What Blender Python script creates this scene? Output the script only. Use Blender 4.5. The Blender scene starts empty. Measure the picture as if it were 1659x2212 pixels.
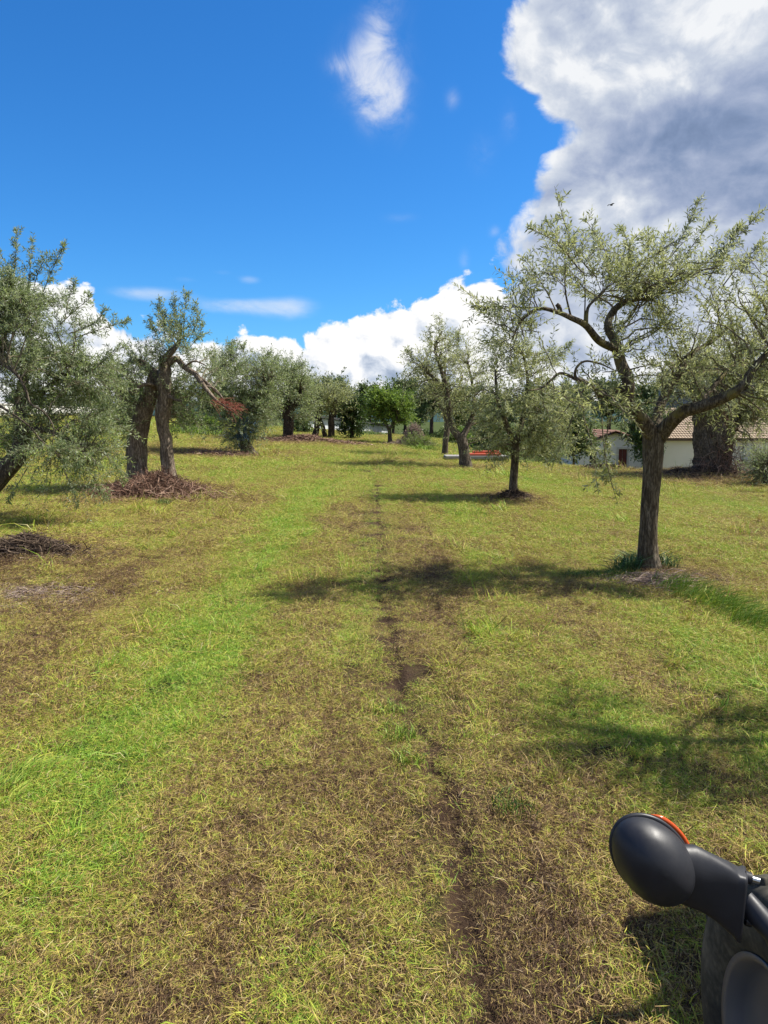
import bpy, math, numpy as np
from mathutils import Vector
# ------------------------------------------------------------------ camera
sc = bpy.context.scene
EYE = np.array([0.0, 0.0, 2.0])
F = 1661.0
PITCH = math.atan((1106 - 905) / F)
cam_d = bpy.data.cameras.new('camera')
cam = bpy.data.objects.new('camera', cam_d)
sc.collection.objects.link(cam)
cam.location = EYE
cam.rotation_euler = (math.pi / 2 - PITCH, 0, 0)
cam_d.sensor_fit = 'VERTICAL'; cam_d.sensor_height = 24; cam_d.lens = 24 * F / 2212
cam_d.clip_start = 0.05; cam_d.clip_end = 9000
sc.camera = cam
FW = np.array([0, math.cos(PITCH), -math.sin(PITCH)])
UP = np.array([0, math.sin(PITCH), math.cos(PITCH)])
RT = np.array([1.0, 0, 0])
def ray(u, v):
    return FW + RT * (u - 829.5) / F + UP * (1106 - v) / F
def at(u, v, Y):                       # world point seen in direction (u, v) at world depth y = Y
    d = ray(u, v); return EYE + d * (Y / d[1])
def azel(u, v):
    d = ray(u, v); d = d / np.linalg.norm(d)
    return math.degrees(math.atan2(d[0], d[1])), math.degrees(math.asin(d[2]))
# ------------------------------------------------------------------ light
EXPO = 0.85
SKY = 0.10
SUN_EL, SUN_AZ = math.radians(52), math.radians(77)       # azimuth from +Y towards +X
sc.view_settings.view_transform = 'Standard'
sc.view_settings.look = 'None'
sc.view_settings.exposure = EXPO
sc.view_settings.gamma = 1
sc.view_settings.use_curve_mapping = False
sun_dir = np.array([math.sin(SUN_AZ) * math.cos(SUN_EL), math.cos(SUN_AZ) * math.cos(SUN_EL), math.sin(SUN_EL)])
sd = bpy.data.lights.new('sun', 'SUN'); sd.energy = 4.6; sd.angle = math.radians(0.5); sd.color = (1, 0.95, 0.86)
sun = bpy.data.objects.new('sun', sd); sc.collection.objects.link(sun)
sun.rotation_euler = Vector(sun_dir).to_track_quat('Z', 'Y').to_euler()

# small expression compiler for node maths
class G:
    def __init__(s, tree): s.t = tree
    def node(s, ty, **kw):
        n = s.t.nodes.new(ty)
        for k, v in kw.items(): setattr(n, k, v)
        return n
    def put(s, sock, v):
        if isinstance(v, E): s.t.links.new(v.o, sock)
        elif v is not None: sock.default_value = v
    def m(s, op, a, b=None, c=None, clamp=False):
        n = s.node('ShaderNodeMath', operation=op); n.use_clamp = clamp
        for i, x in enumerate((a, b, c)):
            if x is not None: s.put(n.inputs[i], x)
        return E(s, n.outputs[0])
    def v(s, op, a, b=None):
        n = s.node('ShaderNodeVectorMath', operation=op)
        s.put(n.inputs[0], a)
        if b is not None:
            if op == 'SCALE': s.put(n.inputs['Scale'], b)
            else: s.put(n.inputs[1], b)
        return E(s, n.outputs['Value'] if op in ('LENGTH', 'DOT_PRODUCT') else n.outputs[0])
    def step(s, x, a, b, lo=0.0, hi=1.0):
        n = s.node('ShaderNodeMapRange', interpolation_type='SMOOTHSTEP')
        for k, val in (('Value', x), ('From Min', a), ('From Max', b), ('To Min', lo), ('To Max', hi)): s.put(n.inputs[k], val)
        return E(s, n.outputs[0])
    def lin(s, x, a, b, lo=0.0, hi=1.0):
        n = s.node('ShaderNodeMapRange')
        for k, val in (('Value', x), ('From Min', a), ('From Max', b), ('To Min', lo), ('To Max', hi)): s.put(n.inputs[k], val)
        return E(s, n.outputs[0])
    def noise(s, vec, scale, detail=4, rough=0.5, dist=0.0, col=False, lac=2.0):
        n = s.node('ShaderNodeTexNoise')
        if vec is not None: s.put(n.inputs['Vector'], vec)
        for k, val in (('Scale', scale), ('Detail', detail), ('Roughness', rough), ('Distortion', dist), ('Lacunarity', lac)): s.put(n.inputs[k], float(val))
        return E(s, n.outputs['Color' if col else 'Fac'])
    def voro(s, vec, scale, smooth=0.6, rnd=1.0):
        n = s.node('ShaderNodeTexVoronoi', feature='SMOOTH_F1' if smooth else 'F1')
        s.put(n.inputs['Vector'], vec); n.inputs['Scale'].default_value = scale
        if smooth: n.inputs['Smoothness'].default_value = smooth
        n.inputs['Randomness'].default_value = rnd
        return E(s, n.outputs['Distance'])
    def curve(s, x, pts):
        n = s.node('ShaderNodeFloatCurve'); c = n.mapping.curves[0]
        n.mapping.use_clip = False
        while len(c.points) > 2: c.points.remove(c.points[0])
        c.points[0].location = pts[0]; c.points[1].location = pts[-1]
        for p in pts[1:-1]: c.points.new(*p)
        for p in c.points: p.handle_type = 'VECTOR'
        n.mapping.update(); s.put(n.inputs['Value'], x)
        return E(s, n.outputs[0])
    def mix(s, f, a, b, blend='MIX'):
        n = s.node('ShaderNodeMix', data_type='RGBA', blend_type=blend)
        s.put(n.inputs[0], f)
        for i, x in ((6, a), (7, b)):
            if isinstance(x, E): s.put(n.inputs[i], x)
            else: n.inputs[i].default_value = (*x, 1)
        return E(s, n.outputs[2])
    def ramp(s, x, stops):
        n = s.node('ShaderNodeValToRGB'); r = n.color_ramp
        while len(r.elements) < len(stops): r.elements.new(0.5)
        for e, (p, c) in zip(r.elements, stops): e.position = p; e.color = (*c, 1)
        s.put(n.inputs[0], x); return E(s, n.outputs[0])
    def attr(s, name, ty='GEOMETRY'):
        n = s.node('ShaderNodeAttribute', attribute_name=name, attribute_type=ty)
        return E(s, n.outputs['Fac'])
class E:
    def __init__(s, g, o): s.g, s.o = g, o
    def __add__(s, b): return s.g.m('ADD', s, b)
    __radd__ = __add__
    def __sub__(s, b): return s.g.m('SUBTRACT', s, b)
    def __rsub__(s, b): return s.g.m('SUBTRACT', b, s)
    def __mul__(s, b): return s.g.m('MULTIPLY', s, b)
    __rmul__ = __mul__
    def __truediv__(s, b): return s.g.m('DIVIDE', s, b)
    def max(s, b): return s.g.m('MAXIMUM', s, b)
    def min(s, b): return s.g.m('MINIMUM', s, b)
    def exp(s): return s.g.m('EXPONENT', s)

def build_world():
    w = bpy.data.worlds.new('World'); sc.world = w; w.use_nodes = True; w.cycles.sampling_method = 'MANUAL'; w.cycles.sample_map_resolution = 256
    t = w.node_tree; t.nodes.clear(); g = G(t)
    out = t.nodes.new('ShaderNodeOutputWorld'); bg = t.nodes.new('ShaderNodeBackground')
    t.links.new(bg.outputs[0], out.inputs[0]); bg.inputs[1].default_value = SKY
    sky = g.node('ShaderNodeTexSky', sky_type='NISHITA'); sky.sun_disc = False
    sky.sun_elevation = SUN_EL; sky.sun_rotation = SUN_AZ
    sky.air_density = 1.0; sky.dust_density = 0.25; sky.ozone_density = 3.5
    base = E(g, sky.outputs[0])
    hs = g.node('ShaderNodeHueSaturation'); hs.inputs['Hue'].default_value = 0.493
    hs.inputs['Saturation'].default_value = 1.22; hs.inputs['Value'].default_value = 1.0
    g.put(hs.inputs['Color'], base); base = g.v('MULTIPLY', E(g, hs.outputs[0]), (0.325, 0.635, 0.93))
    tc = g.node('ShaderNodeTexCoord'); d = E(g, tc.outputs['Generated'])
    sx = g.node('ShaderNodeSeparateXYZ'); g.put(sx.inputs[0], d)
    X, Y, Z = (E(g, sx.outputs[i]) for i in range(3))
    DEG = 180 / math.pi
    az = g.m('ARCTAN2', X, Y) * DEG
    el = g.m('ARCSINE', Z.min(0.9999).max(-0.9999)) * DEG
    # ---- puffs: a height field of rounded billows in direction space
    def puffs(vec, s=1.0):
        wv = g.v('ADD', vec, g.v('SCALE', g.v('SUBTRACT', g.noise(vec, 9 * s, 2, 0.55, col=True), (0.5, 0.5, 0.5)), 0.07 / s))
        a = 1.0 - g.voro(wv, 13 * s, 0)
        b = 1.0 - g.voro(wv, 31 * s, 0)
        n = g.noise(wv, 42 * s, 6, 0.62)
        return a * 0.46 + b * 0.22 + n * 0.46
    sq = g.v('MULTIPLY', d, (1, 1, 1.25))
    off = tuple(float(c) * 0.022 for c in (sun_dir * 0.8 + np.array([0, 0, 0.45])))
    p0 = puffs(sq); p1 = puffs(g.v('ADD', sq, off))
    relief = (p0 - p1)
    # ---- white bank along the horizon
    topsD = [(-60, 560), (0, 590), (90, 628), (150, 616), (195, 622), (235, 675), (300, 722), (370, 742), (440, 738), (520, 728), (600, 745), (648, 742),
             (668, 700), (720, 672), (790, 655), (830, 632), (930, 622), (985, 596), (1060, 596), (1110, 622), (1300, 610), (1500, 600), (1720, 600)]
    P = [azel(*p) for p in topsD]
    u = g.lin(az, -35, 35)
    hB = g.curve(u, [((a + 35) / 70, e / 40) for a, e in P]) * 40
    wob = (g.noise(d, 3.2, 3, 0.5) - 0.5) * 14
    outside = g.step(g.m('ABSOLUTE', az), 31, 44)
    hB = hB + outside * wob
    sB = hB - el + (p0 - 0.59) * 6.5 + 0.3
    mB = g.step(sB, -0.05, 0.55)
    shB = (0.86 + relief * 2.6 + (g.noise(d, 5.5, 3, 0.5) - 0.5) * 0.75 + g.step(sB, 0.0, 6.0, 0.16, -0.05)).max(0.0).min(1.0)
    K = 1.0 / (2 ** EXPO * SKY)
    def col(c): return tuple(x * K for x in c)
    cB = g.ramp(shB, [(0.0, (0.30, 0.38, 0.52)), (0.35, (0.46, 0.54, 0.68)), (0.62, (0.72, 0.78, 0.88)), (0.85, (0.97, 0.98, 1.0)), (1.0, (1.05, 1.05, 1.03))])
    cB = g.v('SCALE', cB, K)
    # ---- big grey cloud filling the right
    edgeD = [(1060, 760), (1065, 640), (1098, 560), (1112, 480), (1126, 420), (1156, 375), (1150, 330), (1195, 318), (1188, 285), (1160, 235), (1125, 205), (1078, 168),
             (1092, 120), (1115, 80), (1098, 20), (1130, -30), (1090, -120), (1150, -300), (1100, -600)]
    PA = sorted((azel(*p) for p in edgeD), key=lambda q: q[1])
    ue = g.lin(el, 0, 60)
    aA = g.curve(ue, [(e / 60, a / 40) for a, e in PA]) * 40
    sA = (az - aA) + (p0 - 0.59) * 5.5
    far = g.step(az, 95, 135)                       # the cloud ends far outside the frame, broken up by noise
    sA = sA - far * 60 + far * (g.noise(d, 2.5, 4, 0.5) - 0.5) * 50
    mA = g.step(sA, -0.25, 1.3) * g.step(el, 1.0, 7.0)
    def blob(u_, v_, ru, rv):
        a0, e0 = azel(u_, v_)
        q = ((az - a0) / (ru / 29)); r = ((el - e0) / (rv / 29))
        return (0.0 - (q * q + r * r)).exp()
    big = g.noise(g.v('ADD', g.v('MULTIPLY', d, (1, 1, 1.5)), (0.3, 0.1, 0.7)), 4.2, 6, 0.52)
    shA = 0.62 + (big - 0.5) * 0.75 + relief * 0.85 + g.step(sA, 0.0, 3.0, 0.16, 0.0) + g.step(el, 21, 12, 0.0, 0.20) \
        - blob(1430, 330, 260, 90) * 0.40 - blob(1180, 530, 120, 110) * 0.10 - blob(1640, 430, 170, 90) * 0.22 \
        + blob(1210, 150, 130, 110) * 0.20 + blob(1320, 440, 90, 45) * 0.30 + blob(1600, 10, 180, 60) * 0.40 + blob(1185, 340, 40, 26) * 0.35 + blob(1480, 150, 200, 80) * 0.08
    shA = shA.max(0.0).min(1.0)
    cA = g.ramp(shA, [(0.0, (0.15, 0.22, 0.37)), (0.3, (0.24, 0.32, 0.50)), (0.55, (0.38, 0.45, 0.62)), (0.80, (0.60, 0.66, 0.77)), (1.0, (0.90, 0.92, 0.95))])
    cA = g.v('SCALE', cA, K)
    # ---- wisps
    wn = g.noise(d, 22, 8, 0.66, 0.5)
    wn2 = g.noise(g.v('MULTIPLY', d, (1, 1, 3)), 10, 8, 0.62, 0.4)
    wis = (blob(800, 150, 62, 62) * 1.35 + blob(740, 140, 34, 16) * 0.7 + blob(850, 215, 40, 60) * 0.9 + blob(800, 235, 26, 40) * 0.8 + blob(815, 60, 26, 60) * 0.75 + blob(845, 5, 40, 40) * 0.5
           + blob(978, 212, 16, 20) * 0.55 + blob(1100, 262, 18, 30) * 0.6 + blob(1040, 330, 30, 40) * 0.35 + blob(868, 470, 34, 10) * 0.4 + blob(1003, 560, 12, 22) * 0.5 + blob(1068, 500, 14, 12) * 0.5)
    flat = (blob(320, 634, 80, 15) * 1.0 + blob(540, 605, 26, 10) * 0.65 + blob(500, 662, 80, 15) * 0.85 + blob(620, 665, 70, 24) * 0.95 + blob(400, 605, 40, 9) * 0.4 + blob(480, 588, 30, 8) * 0.3)
    aw = g.step(wis * (wn * 3.0 - 0.72), 0.0, 2.0) * 0.88
    af = g.step(flat * (wn2 * 1.6 - 0.1), 0.12, 1.0) * 0.75
    # scattered small clouds in the part of the sky behind the camera
    back = g.step(Y, 0.25, -0.2)
    ab = back * g.step(p0 + (g.noise(d, 2.6, 4, 0.5) - 0.5) * 2.2, 0.78, 0.95) * 0.9
    c = base
    c = g.mix(ab, c, g.v('SCALE', g.ramp(shB, [(0, (0.45, 0.5, 0.6)), (1, (1, 1, 1))]), K))
    c = g.mix(aw, c, col((0.80, 0.84, 0.93)))
    c = g.mix(af, c, col((0.78, 0.86, 0.97)))
    c = g.mix(mB, c, cB)
    c = g.mix(mA, c, cA)
    t.links.new(c.o, bg.inputs[0])
build_world()

# ------------------------------------------------------------------ helpers
def fix(o, label=None, cat=None, group=None, kind=None):
    if label: o['label'] = label
    if cat: o['category'] = cat
    if group: o['group'] = group
    if kind: o['kind'] = kind
    return o
def empty(name, loc=(0, 0, 0), rz=0.0):
    o = bpy.data.objects.new(name, None); sc.collection.objects.link(o)
    o.location = loc; o.rotation_euler = (0, 0, rz); return o
def hashv(i, j, s):
    h = (i * 374761393 + j * 668265263 + s * 974634777) & 0xFFFFFFFF
    h = ((h ^ (h >> 13)) * 1274126177) & 0xFFFFFFFF
    return ((h ^ (h >> 16)) & 0xFFFF) / 65535.0
def vnoise(x, y, s=0, per=0):
    x = np.asarray(x, float); y = np.asarray(y, float)
    xi = np.floor(x).astype(np.int64); yi = np.floor(y).astype(np.int64)
    fx = x - xi; fy = y - yi; fx = fx * fx * (3 - 2 * fx); fy = fy * fy * (3 - 2 * fy)
    x1 = xi + 1
    if per: xi = xi % per; x1 = x1 % per
    a = hashv(xi, yi, s); b = hashv(x1, yi, s); c = hashv(xi, yi + 1, s); d = hashv(x1, yi + 1, s)
    return (a * (1 - fx) + b * fx) * (1 - fy) + (c * (1 - fx) + d * fx) * fy
def fbm(x, y, s=0, o=4):
    r = 0; a = 0.5; t = 0
    for k in range(o):
        r = r + a * vnoise(x * 2 ** k, y * 2 ** k, s + k * 17); t += a; a *= 0.5
    return r / t
class MB:
    """collects vertices and faces (arrays of tris or quads) for ONE mesh"""
    def __init__(s): s.V = []; s.F = []; s.A = []; s.n = 0
    def add(s, V, F, a=None):
        V = np.asarray(V, float).reshape(-1, 3); F = np.asarray(F, np.int64)
        s.V.append(V); s.F.append(F + s.n); s.n += len(V)
        s.A.append(np.full(len(F), 0.5) if a is None else np.asarray(a, float))
    def build(s, name, mat, parent=None, smooth=True, link=True):
        me = bpy.data.meshes.new(name)
        V = np.concatenate(s.V) if s.V else np.zeros((0, 3))
        me.vertices.add(len(V)); me.vertices.foreach_set('co', V.astype(np.float32).ravel())
        loops = np.concatenate([f.ravel() for f in s.F]); cnt = np.concatenate([np.full(len(f), f.shape[1]) for f in s.F])
        st = np.concatenate([[0], np.cumsum(cnt)[:-1]])
        me.loops.add(len(loops)); me.loops.foreach_set('vertex_index', loops.astype(np.int32))
        me.polygons.add(len(cnt)); me.polygons.foreach_set('loop_start', st.astype(np.int32))
        me.polygons.foreach_set('use_smooth', np.full(len(cnt), bool(smooth)))
        me.update(calc_edges=True)
        at_ = me.attributes.new('rnd', 'FLOAT', 'FACE'); at_.data.foreach_set('value', np.concatenate(s.A).astype(np.float32))
        if mat: me.materials.append(mat)
        o = bpy.data.objects.new(name, me)
        if link: sc.collection.objects.link(o)
        if parent is not None: o.parent = parent
        return o
    def box(s, c, size, R=None, bev=0.0):
        c = np.array(c, float); h = np.array(size, float) / 2
        if bev <= 0:
            V = np.array([[x, y, z] for x in (-1, 1) for y in (-1, 1) for z in (-1, 1)], float) * h
            Fq = [[0, 1, 3, 2], [4, 6, 7, 5], [0, 4, 5, 1], [2, 3, 7, 6], [0, 2, 6, 4], [1, 5, 7, 3]]
            if R is not None: V = V @ np.array(R).T
            s.add(V + c, Fq); return
        import bmesh
        bm = bmesh.new(); bmesh.ops.create_cube(bm, size=1)
        for v in bm.verts: v.co = Vector([v.co[i] * size[i] for i in range(3)])
        bmesh.ops.bevel(bm, geom=bm.edges[:], offset=bev, segments=2, affect='EDGES', profile=0.6)
        bmesh.ops.triangulate(bm, faces=bm.faces[:])
        V = np.array([v.co[:] for v in bm.verts]); Fq = np.array([[v.index for v in f.verts] for f in bm.faces]); bm.free()
        if R is not None: V = V @ np.array(R).T
        s.add(V + c, Fq)
def norm(a): return a / np.maximum(np.linalg.norm(a, axis=-1, keepdims=True), 1e-9)
def resample(P, R, n):
    P = np.asarray(P, float); R = np.asarray(R, float)
    t = np.concatenate([[0], np.cumsum(np.linalg.norm(np.diff(P, axis=0), axis=1))]); u = np.linspace(0, t[-1], n)
    # catmull-rom through the points
    out = []
    for x in u:
        i = min(max(np.searchsorted(t, x) - 1, 0), len(P) - 2); f = (x - t[i]) / max(t[i + 1] - t[i], 1e-9)
        p0 = P[max(i - 1, 0)]; p1 = P[i]; p2 = P[i + 1]; p3 = P[min(i + 2, len(P) - 1)]
        out.append(0.5 * ((2 * p1) + (p2 - p0) * f + (2 * p0 - 5 * p1 + 4 * p2 - p3) * f * f + (3 * p1 - p0 - 3 * p2 + p3) * f ** 3))
    return np.array(out), np.interp(u, t, R)
def frames(P):
    T = norm(np.gradient(P, axis=0)); A = np.zeros_like(T)
    ref = np.array([0.0, -1, 0]) if abs(T[0][1]) < 0.8 else np.array([1.0, 0, 0])
    a = norm(ref - T[0] * (ref @ T[0]))
    for i in range(len(T)):
        a = norm(a - T[i] * (a @ T[i])); A[i] = a
    return T, A, np.cross(T, A)
def trunk(mb, P, R, sides=20, step=0.05, rough=0.12, ribs=5, seed=0, flare=0.0, cap=True, twist=0.6):
    """a limb with furrows and lumps running along it"""
    L = np.sum(np.linalg.norm(np.diff(np.asarray(P, float), axis=0), axis=1))
    n = max(4, int(L / step)); Q, r = resample(P, R, n)
    T, A, B = frames(Q); th = np.linspace(0, 2 * math.pi, sides, endpoint=False)
    s = np.linspace(0, L, n)[:, None]; tt = (th[None, :] + s * twist) / (2 * math.pi)
    rid = np.abs(vnoise(tt % 1 * ribs * 2, s * 0.9 + 0 * tt, seed, ribs * 2) - 0.5) * 2
    lump = fbm(tt % 1 * ribs * 0 + np.cos(th)[None, :] * 1.2 + 5, s * 1.6 + np.sin(th)[None, :] * 1.2, seed + 5, 3) - 0.5
    fine = vnoise(tt % 1 * ribs * 6, s * 6 + 0 * tt, seed + 9, ribs * 6) - 0.5
    k = 1 + rough * (rid - 0.5) * 1.3 + rough * 1.8 * lump + rough * 0.45 * fine
    if flare: k = k * (1 + flare * np.exp(-s / 0.16) * (0.6 + 0.9 * vnoise(tt % 1 * 6, 0 * tt + seed, seed + 3, 6)))
    rr = r[:, None] * k
    V = Q[:, None, :] + A[:, None, :] * (np.cos(th)[None, :] * rr)[..., None] + B[:, None, :] * (np.sin(th)[None, :] * rr)[..., None]
    idx = np.arange(n * sides).reshape(n, sides); a = idx[:-1]; b = np.roll(idx, -1, 1)[:-1]; c = np.roll(idx, -1, 1)[1:]; d = idx[1:]
    F_ = np.stack([a, b, c, d], -1).reshape(-1, 4)
    mb.add(V.reshape(-1, 3), F_)
    if cap:
        V2 = np.concatenate([V[-1], Q[-1:]]); mb.add(V2, [[i, (i + 1) % sides, sides] for i in range(sides)])
    return Q, r
def tubes(mb, P, R, sides=3, a=None):
    """many thin tubes at once: P (n, m, 3), R (n, m)"""
    n, m, _ = P.shape; T = norm(np.gradient(P, axis=1))
    ref = np.where(np.abs(T[..., 2:3]) < 0.85, np.array([0, 0, 1.0]), np.array([1.0, 0, 0]))
    A = norm(np.cross(T, ref)); B = np.cross(T, A); th = np.arange(sides) * 2 * math.pi / sides
    V = P[:, :, None, :] + (A[:, :, None, :] * np.cos(th)[None, None, :, None] + B[:, :, None, :] * np.sin(th)[None, None, :, None]) * R[:, :, None, None]
    idx = np.arange(n * m * sides).reshape(n, m, sides); nx = np.roll(idx, -1, 2)
    F_ = np.stack([idx[:, :-1], nx[:, :-1], nx[:, 1:], idx[:, 1:]], -1).reshape(-1, 4)
    if a is not None: a = np.repeat(a, (m - 1) * sides)
    mb.add(V.reshape(-1, 3), F_, a)
def leaves(mb, P, k, L, W, rng, start=0.12, spread=0.9, droop=0.0):
    """k leaves along each of n twigs P (n, m, 3)"""
    n, m, _ = P.shape
    t = np.linspace(start, 1.0, k)[None, :] * np.ones((n, 1)) + rng.normal(0, 0.02, (n, k)); t = np.clip(t, 0, 0.999) * (m - 1)
    i = t.astype(int); f = (t - i)[..., None]; ar = np.arange(n)[:, None]
    p0 = P[ar, i]; p1 = P[ar, i + 1]; pos = p0 * (1 - f) + p1 * f; T = norm(p1 - p0)
    rv = rng.normal(0, 1, (n, 1, 3)) * np.ones((n, k, 1)); A = norm(np.cross(T, rv)); B = np.cross(T, A)
    ang = (np.arange(k) % 2 * math.pi + np.arange(k) // 2 * 1.57)[None, :] + rng.normal(0, 0.35, (n, k))
    ang = ang[..., None]
    D = norm(T * rng.uniform(0.35, 1.1, (n, k, 1)) + (A * np.cos(ang) + B * np.sin(ang)) * spread + rng.normal(0, 0.18, (n, k, 3)) + np.array([0, 0, -droop]))
    S = norm(np.cross(D, rng.normal(0, 0.8, (n, k, 3)) + np.array([0, 0, 1.0]))); N = np.cross(S, D)
    l = L * rng.uniform(0.65, 1.25, (n, k, 1)); w = W * rng.uniform(0.7, 1.2, (n, k, 1)) * 0.5
    mid = pos + D * l * 0.5 + N * l * 0.05
    V = np.stack([pos, mid + S * w, pos + D * l, mid - S * w], 2).reshape(-1, 3)
    c = n * k; F_ = np.arange(c * 4).reshape(c, 4)
    tw = rng.uniform(0, 1, (n, 1)); rr = np.clip(0.6 * tw + 0.4 * rng.uniform(0, 1, (n, k)), 0, 1)
    mb.add(V, F_, rr.ravel())

# ------------------------------------------------------------------ terrain
def sm(a, b, x): t = np.clip((x - a) / (b - a), 0, 1); return t * t * (3 - 2 * t)
def rut_x(y): return np.interp(y, [1, 2.5, 3.4, 3.9, 4.5, 5.2, 6.1, 8, 12, 19, 31, 45], [.34, .36, .33, .29, .24, .14, .05, -.02, -.04, -.17, -.57, -.9]) + 0.02 * np.sin(np.asarray(y) * 2.1)
def ground_smooth(x, y):
    yc = np.clip(y, -20, 60); xc = np.clip(x, -30, 30)
    z = yc * 0.013 - np.where(xc > 0, 0.0016, 0.0011) * xc * np.clip(yc, 0, 60)
    z = z + 0.022 * np.clip(-x - 8, 0, 30) * sm(8, 30, y)
    # the field falls away towards the farmhouse on the right
    fall = sm(4.5, 10, x) * sm(30, 44, y)
    z = z * (1 - fall) + fall * (-2.05)
    far = sm(62, 110, y); z = z * (1 - far) + far * (-1.5)
    side = sm(60, 140, np.abs(x)); z = z * (1 - side) - side * 1.0
    behind = sm(0, -60, y); z = z * (1 - behind)
    return z
def ground(x, y):
    x = np.asarray(x, float); y = np.asarray(y, float)
    z = ground_smooth(x, y)
    r = np.hypot(x, y); k = 1 - sm(40, 90, r)
    z = z + k * ((fbm(x * 0.35, y * 0.35, 3, 3) - 0.5) * 0.16 + (fbm(x * 1.5, y * 1.5, 7, 2) - 0.5) * 0.045 + (fbm(x * 6, y * 6, 12, 2) - 0.5) * 0.022 * (1 - sm(8, 20, r)))
    rut = np.exp(-((x - rut_x(y)) / 0.055) ** 2) * (0.028 + 0.018 * sm(0.25, 0.8, vnoise(x * 0, y * 1.3, 31)) + 0.02 * (vnoise(x * 9, y * 5, 35) - .5)) * sm(1.0, 2.5, y) * (1 - sm(28, 40, y))
    rut2 = np.exp(-((x + 0.42 + 0.04 * np.sin(y)) / 0.10) ** 2) * 0.02 * vnoise(x * 0, y * 0.8, 77)
    for (mx, my, mr, mh) in MOUNDS: z = z + mh * np.exp(-((x - mx) ** 2 + (y - my) ** 2) / mr ** 2)
    return z - rut - rut2
MOUNDS = []
def hit(u, v):
    d = ray(u, v); t = 1.0; p = EYE
    for _ in range(4000):
        p = EYE + d * t
        if p[2] <= ground_smooth(p[0], p[1]): break
        t *= 1.003
    return p
def green_at(x, y):
    """0 = bare and brown, 1 = fresh green"""
    w = 0.25 * (vnoise(y * 0.25, x * 0, 5) - 0.5)
    n = fbm(x * 1.0 + w, y * 0.30, 21, 4) * 0.75 + fbm(x * 2.6, y * 2.2, 41, 3) * 0.45 - 0.12
    st = fbm(x * 3.1 + 0.3 * fbm(x * .7, y * .7, 71, 2), y * 0.45, 51, 3) - 0.5
    g = 0.30 + 0.52 * n + 0.50 * st * (1 - sm(18, 40, y))
    nearw = 1 - sm(14, 26, y)
    wv = 0.55 + 0.9 * fbm(x * 1.5, y * 1.1, 61, 3)
    g = g + 0.36 * np.exp(-((x + 1.65) / 0.50) ** 2) * nearw * (0.35 + 0.65 * wv) - 0.12 * np.exp(-((x + 2.8) / 0.45) ** 2) * nearw
    g = g - 0.17 * np.exp(-((x + 0.72) / 0.34) ** 2) * nearw - 0.13 * np.exp(-((x - 0.62) / 0.28) ** 2) * nearw + 0.14 * np.exp(-((x - 1.35) / 0.35) ** 2) * nearw
    g = g + 0.26 * np.exp(-((x - rut_x(y) + 0.15) / 0.10) ** 2) * nearw * (vnoise(x * 0, y * 0.9, 91) > 0.35)
    g = g - 0.40 * np.exp(-((x - rut_x(y)) / 0.06) ** 2) * nearw * 0.4 - 0.7 * np.exp(-((x - rut_x(y)) / 0.08) ** 2) * sm(0.2, 0.65, vnoise(x * 0, y * 1.3, 31)) * (1 - sm(24, 36, y)) - 0.25 * np.exp(-((x - rut_x(y)) / 0.10) ** 2) * sm(5, 7, y) * (1 - sm(24, 36, y))
    g = g + 0.24 * np.exp(-((x - 2.4) / 0.9) ** 2 - ((y - 5.2) / 2.2) ** 2)
    g = g - 0.16 * np.exp(-((x + 4.4) / 1.7) ** 2 - ((y - 8.6) / 1.7) ** 2)
    g = g - 0.10 * np.exp(-((x + 1.6) / 1.6) ** 2 - ((y - 2.3) / 0.8) ** 2)
    g = g - 0.10 * np.exp(-((x - 0.7) / 0.5) ** 2 - ((y - 2.7) / 1.3) ** 2)
    g = g - 0.12 * np.exp(-((x - 1.4) / 1.5) ** 2 - ((y - 8.0) / 2.4) ** 2)
    g = g + 0.10 * sm(10, 20, y)
    for (bx, by, br) in BARE: g = g - 0.42 * np.exp(-((x - bx) ** 2 + (y - by) ** 2) / br ** 2)
    return np.clip(g, 0, 1)
BARE = []

# ------------------------------------------------------------------ materials
def mat(name, build, rough=0.8, spec=0.3):
    m = bpy.data.materials.new(name); m.use_nodes = True; t = m.node_tree; g = G(t)
    b = t.nodes['Principled BSDF']; b.inputs['Roughness'].default_value = rough; b.inputs['Specular IOR Level'].default_value = spec
    build(g, b); return m
def objpos(g):
    n = g.node('ShaderNodeTexCoord'); return E(g, n.outputs['Object'])
def wpos(g):
    n = g.node('ShaderNodeNewGeometry'); return E(g, n.outputs['Position'])
def bump(g, b, h, strength=0.5, dist=0.02):
    n = g.node('ShaderNodeBump'); n.inputs['Strength'].default_value = strength; n.inputs['Distance'].default_value = dist
    g.put(n.inputs['Height'], h); g.t.links.new(n.outputs[0], b.inputs['Normal'])
def plain(c, c2=None, scale=6, rough=0.8, spec=0.3, bmp=0.0, metal=0.0, bd=0.01):
    def f(g, b):
        p = objpos(g); n = g.noise(p, scale, 5, 0.6)
        g.t.links.new(g.mix(n, c, c2 or tuple(x * 0.7 for x in c)).o, b.inputs['Base Color'])
        b.inputs['Metallic'].default_value = metal
        if bmp: bump(g, b, g.noise(p, scale * 4, 5, 0.6), bmp, bd)
    return f
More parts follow.
